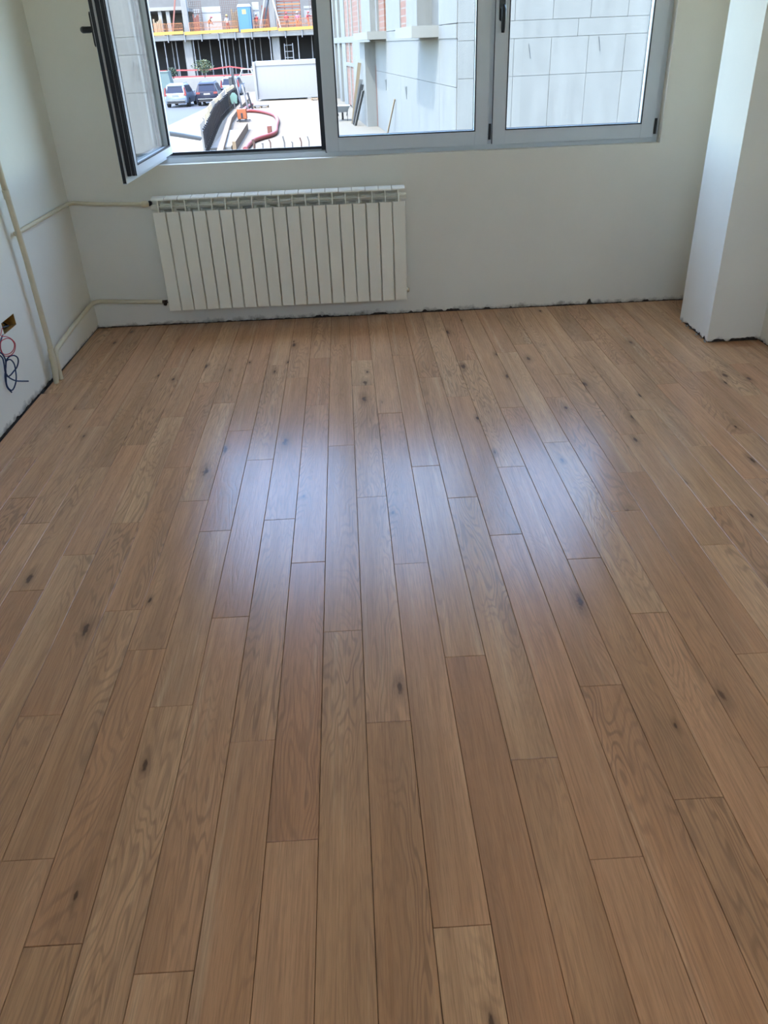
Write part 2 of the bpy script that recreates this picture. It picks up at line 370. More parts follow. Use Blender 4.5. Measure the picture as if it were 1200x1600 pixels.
# column standing off the back wall
def column():
    x0, x1, y0, y1 = 2.054, 2.36, -0.861, -0.44
    mb = MB(); zb = 0.06
    ring = []
    for (a, b, n) in (((x0, y1), (x0, y0), 34), ((x0, y0), (x1 + .02, y0), 24), ((x1 + .02, y0), (x1 + .02, y1), 2), ((x1 + .02, y1), (x0, y1), 4)):
        for i in range(n): t = i / n; ring.append((a[0] + (b[0] - a[0]) * t, a[1] + (b[1] - a[1]) * t))
    n = len(ring); b0 = len(mb.v); val = 0.01
    zs = []
    for i in range(n):
        if random.random() < 0.3: val = random.choice([0.006, 0.01, 0.014, 0.02, 0.024])
        z = val + random.uniform(-0.002, 0.002)
        if 14 < i < 34: z += 0.010 * (1 - abs(i - 25) / 11)
        zs.append(max(0.003, z))
    mb.v += [(x, y, z) for (x, y), z in zip(ring, zs)]; mb.v += [(x, y, zb) for x, y in ring]; mb.v += [(x, y, HC) for x, y in ring]
    cx, cy = (x0 + x1) / 2, (y0 + y1) / 2
    mb.v += [(x + (0.018 if x < cx else -0.018), y + (0.018 if y < cy else -0.018), z) for (x, y), z in zip(ring, zs)]
    for i in range(n):
        j = (i + 1) % n
        mb.face([b0 + i, b0 + j, b0 + n + j, b0 + n + i]); mb.face([b0 + n + i, b0 + n + j, b0 + 2 * n + j, b0 + 2 * n + i]); mb.face([b0 + i, b0 + j, b0 + 3 * n + j, b0 + 3 * n + i])
    o = mb.build('wall_column', 'plaster'); tag(o, 'square plastered column standing in the right corner', 'column', kind='structure')
    MB().box(x0 + 0.013, x1 - 0.005, y0 + 0.013, y1 - 0.013, -0.02, 0.058).build('broken_base', 'rubble', o)
    c = MB()
    for i in range(16):
        x = x0 + random.uniform(-0.006, 0.012); y = random.uniform(y0, y1); s_ = random.uniform(0.003, 0.007)
        c.ball((x, y, s_ * 0.6), s_, s_, s_ * 0.7, 5, 3)
    c.build('plaster_crumbs', 'old_plaster', o)
column()

# ------------------------------------------------------------------ floor of individual oak planks
fl = MB().box(XL - 0.25, XR + 0.25, YR - 0.25, 0.25, -0.12, -0.016).build('floor', 'subfloor'); tag(fl, 'oiled oak plank floor running towards the window', 'floor', kind='structure')
PW, PX0, SLOPE = 0.1187, 0.0121, 0.0088
JOINTS = {-14: [-1.135], -13: [-1.911, -1.0], -12: [-2.286, -1.38], -11: [-2.498, -1.601], -10: [-2.945, -2.045, -1.04], -9: [-2.739, -1.837, -0.83],
 -8: [-3.539, -2.531, -1.536], -7: [-3.99, -3.084, -2.085, -1.089], -6: [-4.193, -3.286, -2.387, -1.389], -5: [-3.531, -2.625, -1.734, -1.135],
 -4: [-4.262, -3.151, -2.052, -0.868], -3: [-3.675, -2.566, -1.082], -2: [-3.981, -2.867, -1.479, -0.786], -1: [-3.25, -1.952, -0.573],
 0: [-3.635, -2.429, -1.245, -0.862], 1: [-2.906, -1.621], 2: [-3.395, -2.192, -0.816], 3: [-3.787, -2.472, -1.178], 4: [-4.074, -2.757, -1.459],
 5: [-3.546, -2.237, -0.946], 6: [-2.933, -1.627], 7: [-3.244, -2.029, -0.85], 8: [-3.854, -2.637, -1.529, -0.729], 9: [-3.451, -2.34, -1.229],
 10: [-2.893, -1.989, -0.971], 11: [-2.643, -1.733, -0.725], 12: [-3.04, -2.137, -1.127], 13: [-2.442, -1.431, -0.522], 14: [-2.95, -2.041, -1.124],
 15: [-2.6, -1.287], 16: [-2.75, -1.624], 17: [-2.2, -1.2], 18: [-1.9, -0.95], 19: [-2.3, -1.4], 20: [-1.7]}
random.seed(21)
for k in range(-14, 21):
    js = sorted(JOINTS.get(k, [-1.5]), reverse=True); ys = [-0.008] + js
    while ys[-1] > YR + 1.3: ys.append(ys[-1] - random.choice([0.9, 1.0, 1.1, 1.2, 1.3]))
    ys.append(YR + 0.006)
    for a, b in zip(ys[:-1], ys[1:]):
        g = 0.0006; x0, x1, y0, y1 = -PW / 2 + g, PW / 2 - g, b - a + g, -g
        xc = PX0 + (k + 0.5) * PW - SLOPE * a
        if xc + PW / 2 > XR - 0.004:
            x1 = XR - 0.006 - xc
        xl_near = xc - PW / 2 + SLOPE * (a - b)
        if xc - PW / 2 < XL + 0.004: x0 = XL + 0.010 - xc
        if x1 - x0 < 0.015: continue
        c = 0.0011; mb = MB()
        def sk(x, y): return x - SLOPE * y
        for (z, i) in ((-0.014, 0), (-c, 0), (0, c)):
            mb.v += [(sk(x0, y0) + i, y0 + i, z), (sk(x1, y0) - i, y0 + i, z), (sk(x1, y1) - i, y1 - i, z), (sk(x0, y1) + i, y1 - i, z)]
        for L_ in (0, 4):
            for i in range(4): mb.face([L_ + i, L_ + (i + 1) % 4, L_ + 4 + (i + 1) % 4, L_ + 4 + i])
        mb.face([8, 9, 10, 11])
        o = mb.build('plank', 'oak', fl, (xc, a, random.uniform(-0.0003, 0.0002)), (random.uniform(-0.0004, 0.0004), random.uniform(-0.003, 0.003), 0))

# plaster skirt below the return pipe (left corner)
def skirt():
    mb = MB(); n = 30
    # left wall side
    for (A, B, nx, ny) in (((XL, -0.88), (XL, -0.02), 1, 0), ((XL, -0.0), (-1.02, 0.0), 0, -1)):
        b0 = len(mb.v); prof = [(0.006, 0.0), (0.017, 0.010), (0.020, 0.05), (0.020, 0.130), (0.013, 0.158), (0.0, 0.168)]
        for i in range(n + 1):
            t = i / n; fade = min(1, (1 - t) / 0.35) if ny else 1
            for d, z in prof:
                d2 = d * fade; jz = (random.uniform(0, 0.008) if z == 0 else 0)
                mb.v.append((A[0] + (B[0] - A[0]) * t + nx * d2, A[1] + (B[1] - A[1]) * t + ny * d2, z + jz - (0.0 if ny else 0.03 * (1 - t) * (z > 0.1))))
        m_ = len(prof)
        for i in range(n):
            for j in range(m_ - 1): mb.face([b0 + i * m_ + j, b0 + (i + 1) * m_ + j, b0 + (i + 1) * m_ + j + 1, b0 + i * m_ + j + 1])
    o = mb.build('trim_1', 'plaster'); auto_smooth(o, 0.9); tag(o, 'low plaster bulge under the return pipe in the left corner', 'plaster skirt', kind='structure')
skirt()

# ------------------------------------------------------------------ window
win = empty('window_1', ((WX0 + WX1) / 2, 0.07, WZ0)); tag(win, 'wide three-part white window, left sash swung open', 'window', kind='structure')
win_inv = Matrix.Translation(-Vector(win.location))
def wpart(mb, name, mats, parent=None, **k):
    off = Vector((0, 0, 0)); o = mb.build(name, mats, parent or win, **k)
    if parent is None or parent is win: o.location = Vector(o.location) - Vector(win.location)
    return o
S = [(-1.045, -0.067), (-0.067, 0.908), (0.935, 1.912)]; SZ0, SZ1 = 0.988, 2.372
f = MB()
def ring_frame(mb, x0, x1, z0, z1, w, y0, y1):
    mb.box(x0, x0 + w, y0, y1, z0, z1); mb.box(x1 - w, x1, y0, y1, z0, z1); mb.box(x0 + w, x1 - w, y0, y1, z0, z0 + w); mb.box(x0 + w, x1 - w, y0, y1, z1 - w, z1)
ring_frame(f, WX0, WX1, WZ0, WZ1, 0.052, 0.088, 0.14)
ring_frame(f, WX0, WX1, WZ0, WZ1, 0.030, 0.066, 0.088)
wpart(f, 'frame', 'white_frame')
wpart(MB().box(0.900, 0.943, 0.075, 0.14, WZ0 + 0.03, WZ1 - 0.03), 'mullion', 'white_frame')
g = MB(); zt = WZ0 + 0.052
g.box(WX0 + 0.05, -0.072, 0.080, 0.090, zt - 0.010, zt + 0.006); g.box(WX0 + 0.046, WX0 + 0.058, 0.080, 0.090, zt, WZ1 - 0.05)
g.box(-0.094, -0.0675, 0.064, 0.128, SZ0 + 0.012, SZ1 - 0.02); g.box(-0.072, -0.062, 0.058, 0.075, SZ0 - 0.004, SZ0 + 0.022)
wpart(g, 'gasket', 'black_gasket')
wpart(MB().box(WX0, WX1, 0.145, 0.33, WZ0 - 0.05, WZ0 - 0.012), 'outer_sill', 'white_frame')
def sash_parts(parent, w, hinge_left):
    """sash in local coords: x 0..w, z 0..h, interior face at y=0, exterior at y=+0.07"""
    h = SZ1 - SZ0; lip = 0.034; sw = 0.078
    sx = MB(); ring_frame(sx, 0, w, 0, h, sw, 0.0, 0.020)
    ring_frame(sx, lip, w - lip, lip, h - lip, sw - lip + 0.002, 0.020, 0.068)
    fr = sx.mesh('sash_frame', 'white_frame', bevel=0.0015)
    fo = link('sash_frame', fr, parent)
    gb = MB(); gw = 0.007
    for y0, y1 in ((-0.001, 0.012), (0.058, 0.0695)): ring_frame(gb, sw - 0.002, w - sw + 0.002, sw - 0.002, h - sw + 0.002, gw, y0, y1)
    gb.build('gasket', 'black_gasket', parent)
    MB().box(sw - 0.004, w - sw + 0.004, 0.024, 0.046, sw - 0.004, h - sw + 0.004).build('pane', 'glass', parent)
    ed = MB()
    ex0, ex1 = (w - lip, w) if hinge_left else (0, lip)
    # black sealing strips set in the leading edge, with narrow bright ribs between
    e = ex1 if hinge_left else ex0; sgn = 1 if hinge_left else -1
    for y0, y1 in ((0.0025, 0.0185),): ed.box(min(e, e + sgn * 0.002), max(e, e + sgn * 0.002), y0, y1, 0.004, h - 0.004)
    e2 = e - sgn * lip
    for y0, y1 in ((0.0205, 0.042), (0.0445, 0.0605), (0.0625, 0.0685)): ed.box(min(e2, e2 + sgn * 0.003), max(e2, e2 + sgn * 0.003), y0, y1, lip, h - lip)
    for x0, x1 in ((lip, w - lip),): ed.box(x0, x1, 0.022, 0.036, lip - 0.002, lip)
    ed.build('edge_seal', 'black_gasket', parent)
    return fo
def handle(parent, x, z, down=True):
    b = MB(); b.tube([(x, -0.001, z - 0.062), (x, -0.001, z + 0.062)], 0.001, 4)
    esc = MB(); poly = [(x + 0.017 * math.cos(t) , z + (0.052 if math.sin(t) > 0 else -0.052) + 0.017 * math.sin(t)) for t in [2 * math.pi * i / 20 for i in range(20)]]
    esc.prism(poly, 'y', -0.013, 0.0)
    hd = esc.build('handle', 'black_plastic', parent); auto_smooth(hd)
    lv = MB()
    dx, dz = (0, -1) if down else (-1, 0)
    p = [(x, -0.010, z), (x, -0.048, z), (x + dx * 0.012, -0.058, z + dz * 0.012), (x + dx * 0.05, -0.060, z + dz * 0.05), (x + dx * 0.10, -0.056, z + dz * 0.10), (x + dx * 0.122, -0.052, z + dz * 0.122)]
    lv.tube(p, [0.012, 0.0125, 0.014, 0.013, 0.0125, 0.010], 12)
    l = lv.build('lever', 'black_plastic', hd); auto_smooth(l, 0.9)
def hinge(parent, x, z):
    b = MB(); b.tube([(x, -0.004, z), (x, -0.004, z + 0.085)], 0.008, 10)
    auto_smooth(b.build('hinge', 'black_plastic', parent))
for i, (a, b) in enumerate(S):
    s_ = empty('sash'); s_.parent = win
    if i == 0:
        s_.location = Vector((a, 0.052, SZ0)) - Vector(win.location); s_.rotation_euler = (0, 0, math.radians(-90.3))
        tag(s_, 'white window sash swung open into the room')
    else:
        s_.location = Vector((a, 0.05, SZ0)) - Vector(win.location)
    w = b - a
    sash_parts(s_, w, hinge_left=(i == 0))
    if i == 0: handle(s_, w - 0.036, 0.655, down=False); hinge(s_, 0.0, 0.03); hinge(s_, 0.0, 1.2)
    if i == 1: hinge(s_, w + 0.010, 0.03); hinge(s_, w + 0.010, 1.3)
    if i == 2: handle(s_, 0.034, 0.70); hinge(s_, w + 0.008, 0.02); hinge(s_, w + 0.008, 1.3)

# window added behind the camera, lets in fill light for the back wall
fill_win = empty('fill_window', ((FILL_WIN[0] + FILL_WIN[1]) / 2, YR - 0.1, FILL_WIN[2])); tag(fill_win, 'added high narrow window behind the camera, there to fill the room with light', 'window', kind='structure')
f = MB(); ring_frame(f, FILL_WIN[0] - fill_win.location.x, FILL_WIN[1] - fill_win.location.x, 0, FILL_WIN[3] - FILL_WIN[2], 0.06, -0.04, 0.04); f.box(-0.04, 0.04, -0.035, 0.035, 0.06, FILL_WIN[3] - FILL_WIN[2] - 0.06)
f.build('frame', 'white_frame', fill_win)
for sx in (-1, 1):
    a, b = (FILL_WIN[0] - fill_win.location.x + 0.05, -0.03) if sx < 0 else (0.03, FILL_WIN[1] - fill_win.location.x - 0.05)
    MB().box(a, b, -0.01, 0.01, 0.05, FILL_WIN[3] - FILL_WIN[2] - 0.05).build('pane', 'glass', fill_win)

# ------------------------------------------------------------------ radiator
rad = empty('radiator', (-1.127, -0.13, 0.125)); tag(rad, 'cream panel radiator of nineteen narrow sections under the window', 'radiator')
def radiator_section():
    mb = MB(); w = 0.08; g = 0.0022; zt = 0.593
    # front plate with softly turned edges
    poly = [(g, 0.012), (g + 0.001, 0.003), (g + 0.004, 0.0), (w - g - 0.004, 0.0), (w - g - 0.001, 0.003), (w - g, 0.012), (w - g - 0.004, 0.012), (w - g - 0.006, 0.006), (g + 0.006, 0.006), (g + 0.004, 0.012)]
    mb.prism(poly, 'z', 0.0, zt)
    mb.prism([(0.002, zt - 0.02), (0.002, zt + 0.004), (0.010, zt + 0.034), (0.012, zt + 0.066), (0.088, zt + 0.066), (0.088, 0.02), (0.006, 0.02)], 'x', w / 2 - 0.003, w / 2 + 0.003)   # centre web
    mb.box(0.022, w - 0.022, 0.056, 0.074, 0.03, zt + 0.04)                       # water column
    mb.prism([(0.012, zt + 0.030), (0.012, zt + 0.0335), (0.050, zt + 0.030), (0.050, zt + 0.027)], 'x', g, w - g)   # thin louvre between the openings
    cap = [(0.013, zt + 0.064), (0.014, zt + 0.072), (0.022, zt + 0.079), (0.080, zt + 0.082), (0.090, zt + 0.076), (0.090, zt + 0.064), (0.080, zt + 0.070), (0.026, zt + 0.070)]
    mb.prism(cap, 'x', g, w - g)
    return mb.mesh('section', 'radiator_white')
sec = radiator_section()
for i in range(19): link('section', sec, rad, (i * 0.08, 0, 0))
for z in (0.045, 0.615):
    mb = MB().tube([(-0.012, 0.065, z), (1.528, 0.065, z)], 0.017, 14); auto_smooth(mb.build('header_tube', 'radiator_white', rad))
for x in (0.28, 1.24): MB().box(x, x + 0.024, 0.078, 0.1295, 0.52, 0.56).build('wall_bracket', 'radiator_white', rad)
auto_smooth(MB().tube([(1.52, 0.061, 0.045), (1.534, 0.061, 0.045), (1.538, 0.061, 0.045)], [0.014, 0.014, 0.008], 8).build('end_plug', 'valve_cream', rad))
auto_smooth(MB().tube([(-0.024, 0.065, 0.638), (-0.006, 0.065, 0.638)], 0.0165, 6).build('valve_nut', 'black_plastic', rad))
auto_smooth(MB().tube([(-0.066, 0.045, 0.636), (-0.058, 0.05, 0.636), (-0.034, 0.056, 0.638), (-0.024, 0.06, 0.638)], [0.012, 0.019, 0.019, 0.012], 12).build('valve_cap', 'valve_cream', rad))
v = MB().tube([(-0.050, 0.066, 0.042), (-0.006, 0.063, 0.044)], 0.011, 8); v.tube([(-0.030, 0.064, 0.046), (-0.030, 0.045, 0.028)], [0.013, 0.011], 8); v.tube([(-0.012, 0.062, 0.044), (-0.002, 0.062, 0.044)], 0.015, 6)
auto_smooth(v.build('lockshield_valve', 'dark_brass', rad))

def bent(pts, r=0.03, n=5):
    out = [Vector(pts[0])]
    for i in range(1, len(pts) - 1):
        a, b, c = map(Vector, pts[i - 1:i + 2]); d0 = (a - b); d1 = (c - b); rr = min(r, d0.length * 0.45, d1.length * 0.45); p0 = b + d0.normalized() * rr; p1 = b + d1.normalized() * rr
        for j in range(n + 1):
            t = j / n; out.append((p0 * (1 - t) + b * t) * (1 - t) + (b * (1 - t) + p1 * t) * t)
    out.append(Vector(pts[-1])); return out
def pipe(name, pts, r, mat_, label, rb=0.04, extra=None):
    mb = MB().tube(bent(pts, rb), r, 12)
    if extra: extra(mb)
    o = mb.build(name, mat_); auto_smooth(o, 0.9); tag(o, label, 'pipe'); return o
pipe('heating_pipe', [(-1.19, -0.082, 0.762), (-1.30, -0.05, 0.763), (-1.45, -0.030, 0.765), (-1.60, -0.026, 0.778), (-1.628, -0.055, 0.782), (-1.628, -0.945, 0.784)], 0.0115, 'pipe_cream', 'cream supply pipe running from the radiator top along two walls', 0.03)
pipe('return_pipe', [(-1.175, -0.064, 0.167), (-1.40, -0.040, 0.172), (-1.585, -0.034, 0.182), (-1.618, -0.075, 0.184), (-1.616, -0.5, 0.168), (-1.606, -0.875, 0.150), (-1.603, -0.905, 0.12), (-1.598, -0.925, -0.01)], 0.0135, 'pipe_cream', 'cream return pipe running low along the wall from radiator to floor', 0.035)
def riser_extra(mb):
    mb.tube([(-1.606, -0.982, 0.995), (-1.606, -0.979, 0.955)], [0.0165, 0.0165], 12)
    mb.tube([(-1.606, -0.945, 0.185), (-1.606, -0.945, 0.10), (-1.606, -0.975, 0.02)], [0.015, 0.019, 0.015], 12)
pipe('riser_pipe', [(-1.606, -1.03, HC), (-1.606, -0.985, 1.05), (-1.606, -0.948, 0.67), (-1.606, -0.938, 0.19), (-1.606, -0.952, 0.10), (-1.606, -0.984, -0.012)], 0.0145, 'pipe_cream', 'tall cream riser pipe standing against the left wall', 0.03, riser_extra)

# socket hole, wires
sb = MB().box(XL - 0.059, XL - 0.056, -1.335, -1.17, 0.39, 0.447); sb.box(XL - 0.056, XL - 0.001, -1.3345, -1.332, 0.39, 0.447); sb.box(XL - 0.056, XL - 0.001, -1.173, -1.1705, 0.39, 0.447); sb.box(XL - 0.056, XL - 0.001, -1.332, -1.173, 0.3905, 0.393); sb.box(XL - 0.056, XL - 0.001, -1.332, -1.173, 0.444, 0.4465)
sbo = sb.build('socket_box', 'box_brown'); tag(sbo, 'empty brown socket box sunk into the left wall', 'socket box')
MB().tube([(XL - 0.05, -1.20, 0.41), (XL - 0.02, -1.22, 0.40), (XL - 0.03, -1.26, 0.405), (XL - 0.05, -1.29, 0.41)], 0.004, 6).build('wire_stub', 'steel_dark', sbo)
def spline(pts, sub=6, closed=False):
    P = [Vector(p) for p in pts]; n = len(P); out = []
    for i in range(n if closed else n - 1):
        p0 = P[(i - 1) % n] if (closed or i > 0) else P[0]; p1 = P[i]; p2 = P[(i + 1) % n]; p3 = P[(i + 2) % n] if (closed or i < n - 2) else P[-1]
        for j in range(sub):
            t = j / sub; out.append(0.5 * ((2 * p1) + (p2 - p0) * t + (2 * p0 - 5 * p1 + 4 * p2 - p3) * t * t + (3 * p1 - p0 - 3 * p2 + p3) * t ** 3))
    if not closed: out.append(P[-1])
    return out
red1 = [(-1.626, -1.462, 0.372), (-1.62, -1.454, 0.395), (-1.607, -1.437, 0.401), (-1.596, -1.423, 0.399), (-1.587, -1.411, 0.385), (-1.584, -1.406, 0.363), (-1.59, -1.414, 0.342), (-1.601, -1.43, 0.33), (-1.615, -1.448, 0.329), (-1.625, -1.461, 0.339), (-1.627, -1.464, 0.361)]
red2 = [(-1.652, -1.33, 0.425), (-1.630, -1.40, 0.425), (-1.615, -1.448, 0.42), (-1.6, -1.428, 0.409), (-1.588, -1.412, 0.392), (-1.581, -1.403, 0.37), (-1.583, -1.405, 0.35), (-1.591, -1.415, 0.33), (-1.603, -1.432, 0.319), (-1.617, -1.45, 0.321), (-1.624, -1.46, 0.33), (-1.628, -1.465, 0.35), (-1.626, -1.462, 0.372)]
w_ = MB().tube(spline(red2) + [v for v in spline(red1)][1:], 0.0020, 6); o = w_.build('red_wire', 'wire_red'); auto_smooth(o, 1.2); tag(o, 'thin red wire coiled in a ring below the socket hole', 'wire')
blue1 = [(-1.655, -1.33, 0.40), (-1.640, -1.43, 0.375), (-1.633, -1.472, 0.352), (-1.627, -1.464, 0.337), (-1.623, -1.459, 0.311), (-1.625, -1.461, 0.288), (-1.631, -1.469, 0.261), (-1.638, -1.479, 0.232), (-1.641, -1.485, 0.197), (-1.641, -1.482, 0.172), (-1.633, -1.472, 0.145)]
blue2 = [(-1.636, -1.476, 0.336), (-1.63, -1.468, 0.318), (-1.631, -1.469, 0.285), (-1.634, -1.473, 0.251), (-1.629, -1.467, 0.224), (-1.621, -1.455, 0.206), (-1.61, -1.441, 0.192), (-1.596, -1.422, 0.182), (-1.573, -1.392, 0.169)]
blue3 = [(-1.626, -1.462, 0.283), (-1.62, -1.454, 0.303), (-1.608, -1.438, 0.315), (-1.595, -1.421, 0.313), (-1.586, -1.409, 0.298), (-1.587, -1.41, 0.277), (-1.596, -1.423, 0.254), (-1.609, -1.439, 0.24), (-1.621, -1.455, 0.228), (-1.631, -1.469, 0.225), (-1.635, -1.474, 0.236)]
blue4 = [(-1.623, -1.458, 0.299), (-1.612, -1.444, 0.302), (-1.605, -1.434, 0.292), (-1.601, -1.429, 0.269), (-1.603, -1.432, 0.237), (-1.607, -1.437, 0.205), (-1.615, -1.448, 0.178), (-1.625, -1.461, 0.159), (-1.632, -1.471, 0.156), (-1.639, -1.48, 0.171), (-1.641, -1.482, 0.193), (-1.637, -1.477, 0.222), (-1.631, -1.469, 0.258)]
bw = MB(); bw.tube(spline(blue1), 0.0036, 7); bw.tube(spline(blue2), 0.0036, 7); bw.tube(spline(blue3), 0.0034, 7); bw.tube(spline(blue4), 0.0034, 7)
o = bw.build('blue_wire', 'wire_blue'); auto_smooth(o, 1.2); tag(o, 'tangle of dark blue wire hanging on the left wall', 'wire')

# ------------------------------------------------------------------ outside: ground
GY, GR = -2.0, -2.65
o = MB().box(-7.95, 70, -30, 89.8, GY - 0.6, GY); o.v = o.v; yard = MB()
yard.prism([(-4.6, 0.35), (70, 0.35), (70, 90), (-8.6, 90), (-8.45, 61), (-8.15, 55.7), (-7.9, 50.5), (-7.45, 43.4), (-6.7, 36.4), (-6.15, 31.4)], 'z', GY - 1.0, GY)
tag(yard.build('floor_yard', 'yard'), 'pale dusty concrete yard outside the window', 'yard', kind='structure')
road = MB().box(-80, -11.4, 0.35, 90, GR - 0.4, GR); tag(road.build('floor_road', 'asphalt'), 'grey asphalt road beside the building site', 'road', kind='structure')
pv = MB().box(-11.4, -4.5, 0.35, 90, GR - 0.4, GR + 0.13); tag(pv.build('floor_pavement', 'pavement'), 'pale pavement between road and site fence', 'pavement', kind='structure')
pf = MB().box(-70, 60, 90, 130, -3.4, -1.2); tag(pf.build('floor_platform', 'concrete_pale'), 'raised pale ground in front of the unfinished building', 'ground', kind='structure')
MB().box(-21, -9.5, 89.75, 90.0, -2.65, -1.02).build('kerb_wall', 'concrete_pale', bpy.data.objects['floor_platform'])
# facade of the flat outside, seen only from other viewpoints
arm = MB().tube([(-1.125, 0.29, 1.125), (-1.07, 0.74, 1.062), (-1.010, 1.2, 0.994)], 0.016, 12); arm.box(-1.15, -1.10, 0.298, 0.306, 1.08, 1.17)
o = arm.build('drying_arm', 'steel'); auto_smooth(o); tag(o, 'grey round steel arm sticking out of the facade below the open sash', 'steel arm')

# ------------------------------------------------------------------ outside: concrete building on the right
TH = 0.0898
cb = empty('concrete_building', (3.07, 19.22, GY), TH); tag(cb, 'bare concrete building with brick infill right of the yard', 'building')
def cbox(name, x0, x1, y0, y1, z0, z1, mt, bevel=0.0): return MB().box(x0, x1, y0, y1, z0 - GY, z1 - GY).build(name, mt, cb, bevel=bevel)
BH = 8.6
cbox('core', 0.62, 16, 0.12, 46, GY, BH - 0.1, 'concrete_grey')
cbox('front_backing', 0.05, 16, 0.02, 0.14, GY, BH, 'concrete_grey')
# formwork panels of the front face
rows = [(GY, -0.92), (-0.92, 0.59), (0.59, 1.48), (1.48, 1.89), (1.89, 3.3), (3.3, 4.7), (4.7, 5.2), (5.2, 6.9), (6.9, BH)]
us = [0.0, 0.5, 1.54, 2.58, 3.62, 4.66, 5.70, 6.74, 7.78, 8.82, 9.86, 12, 16]
for zi, (a, b) in enumerate(rows):
    cols = us if zi not in (3, 6) else [0.0, 3.3, 6.2, 9.86, 16]
    for u0, u1 in zip(cols[:-1], cols[1:]):
        d = random.uniform(-0.006, 0.006); cbox('formwork_panel', u0 + 0.006, u1 - 0.006, d, 0.05, a + 0.006, b - 0.006, 'concrete')
# side face, s = distance from the corner
def side(name, s0, s1, z0, z1, mt, x0=0.0, x1=0.64): return cbox(name, x0, x1, s0, s1, z0, z1, mt)
for s0, s1 in ((0.15, 2.6), (2.6, 6.3), (6.3, 10.4), (10.4, 14.2), (14.2, 18.25)):
    for a, b in ((GY, 0.38), (0.38, 1.55)): side('wall_panel', s0 + 0.006, s1 - 0.006, a + 0.006, b - 0.006, 'concrete')
side('wall_backing', 0.13, 46, GY, BH, 'concrete_grey', 0.5, 0.66)
side('slab_band', 0.13, 46, 1.55, 1.88, 'concrete', -0.02, 0.6)
side('slab_stub', 2.63, 5.96, 1.60, 1.90, 'concrete_pale', -0.82, 0.1)
side('slab_stub', 14.2, 20.2, 1.63, 1.92, 'concrete_pale', -0.82, 0.1)
for s0, s1 in ((0.15, 2.73), (6.5, 8.8), (10.35, 14.2), (19.9, 23.8)):
    side('wall_panel', s0 + 0.006, s1 - 0.006, 1.90, 4.7, 'concrete')
side('brick_infill', 8.8, 10.35, 1.88, 4.7, 'brick', 0.04, 0.6)
side('brick_infill', 17.4, 19.3, 1.92, 4.7, 'brick', 0.35, 0.6); side('wall_panel', 19.3, 19.9, 1.92, 4.7, 'concrete', 0.25, 0.6)
side('bay_post', 2.75, 3.1, 1.9, 4.7, 'timber_red', 0.35, 0.55)
side('pilaster', 18.3, 23.8, GY, 1.55, 'concrete', -0.5, 0.6)
side('brick_edge', 18.2, 18.3, GY, 0.6, 'timber_red', -0.02, 0.3)
for a, b in ((GY + 0.1, 0.30), (0.50, 1.55), (1.88, 4.7)):
    side('brick_infill', 23.8, 33.9, a, b, 'brick', 0.06, 0.6)
    for s_ in (25.2, 29.0, 31.2): side('concrete_post', s_, s_ + 0.32, a, b, 'concrete_pale', 0.0, 0.3)
side('concrete_post', 26.6, 28.0, -0.3, 1.55, 'concrete_grey', -0.02, 0.3)
side('lintel', 23.8, 33.9, 0.30, 0.50, 'concrete', 0.0, 0.6)
for s0, s1 in ((33.9, 36.5), (38.4, 40.2), (42.5, 46)):
    side('wall_panel', s0, s1, GY, 1.55, 'concrete'); side('wall_panel', s0, s1, 1.88, 4.7, 'concrete')
side('upper_band', 0.13, 46, 4.7, 5.1, 'concrete', -0.02, 0.6); side('upper_wall', 0.13, 46, 5.1, BH, 'concrete', 0.0, 0.6)
for s_, z in ((8.9, -0.35), (14.6, -0.3)): MB().prism([(s_, z + 0.42 - GY), (s_ + 0.5, z + 0.40 - GY), (s_ + 0.12, z - GY)], 'x', -0.01, 0.0).build('spall', 'steel_dark', cb)
for u, z in ((0.75, 1.02), (1.95, 1.05), (3.9, 1.15), (0.62, 0.95)): MB().beam((u, -0.012, z + 0.30 - GY), (u + 0.05, -0.05, z - 0.05 - GY), 0.012).build('tie_wire', 'steel_dark', cb)
# things standing by that wall (world coordinates)
def cbw(x, y, z): c, s = math.cos(TH), math.sin(TH); return (3.07 + x * c - y * s, 19.22 + x * s + y * c, z)
bar = empty('wheelbarrow', cbw(-1.35, 22.6, GY)); tag(bar, 'small wheelbarrow with white tray by the brick wall', 'wheelbarrow')
tr = MB(); tr.v = [(-.25, -.3, .42), (.25, -.3, .42), (.25, .25, .42), (-.25, .25, .42), (-.42, -.5, .72), (.42, -.5, .72), (.42, .5, .72), (-.42, .5, .72)]; [tr.face(q) for q in ((0, 3, 2, 1), (0, 1, 5, 4), (1, 2, 6, 5), (2, 3, 7, 6), (3, 0, 4, 7))]; tr.build('tray', 'container_white', bar)
for sx in (-1, 1):
    MB().tube([(sx * .22, .6, .2), (sx * .25, 0, .40), (sx * .3, -.95, .52)], .02, 6).build('handle', 'steel_dark', bar); MB().tube([(sx * .26, -.3, .42), (sx * .26, -.35, 0.0), (sx * .26, -.05, 0.0), (sx * .26, -.02, .4)], .02, 6).build('leg', 'steel_dark', bar)
MB().tube([(-.05, .65, .2), (.05, .65, .2)], .2, 14).build('wheel', 'tyre', bar)
for i, (s0, ln, mt, lab) in enumerate(((20.3, 2.7, 'timber', 'tallest pale timber board leaning on the brick wall'), (19.9, 2.0, 'steel', 'light grey board leaning beside the tall timber'), (19.5, 1.8, 'steel_dark', 'dark grey board leaning on the concrete pilaster'), (19.15, 1.55, 'concrete_grey', 'short grey board leaning nearest the pilaster corner'))):
    p, q = cbw(-1.02, s0, GY + .02), cbw(-0.60, s0 - 0.4, GY + ln); o = MB().beam(p, q, 0.17, 0.05).build('leaning_board', mt); tag(o, lab, 'board', 'boards leaning on the pilaster')
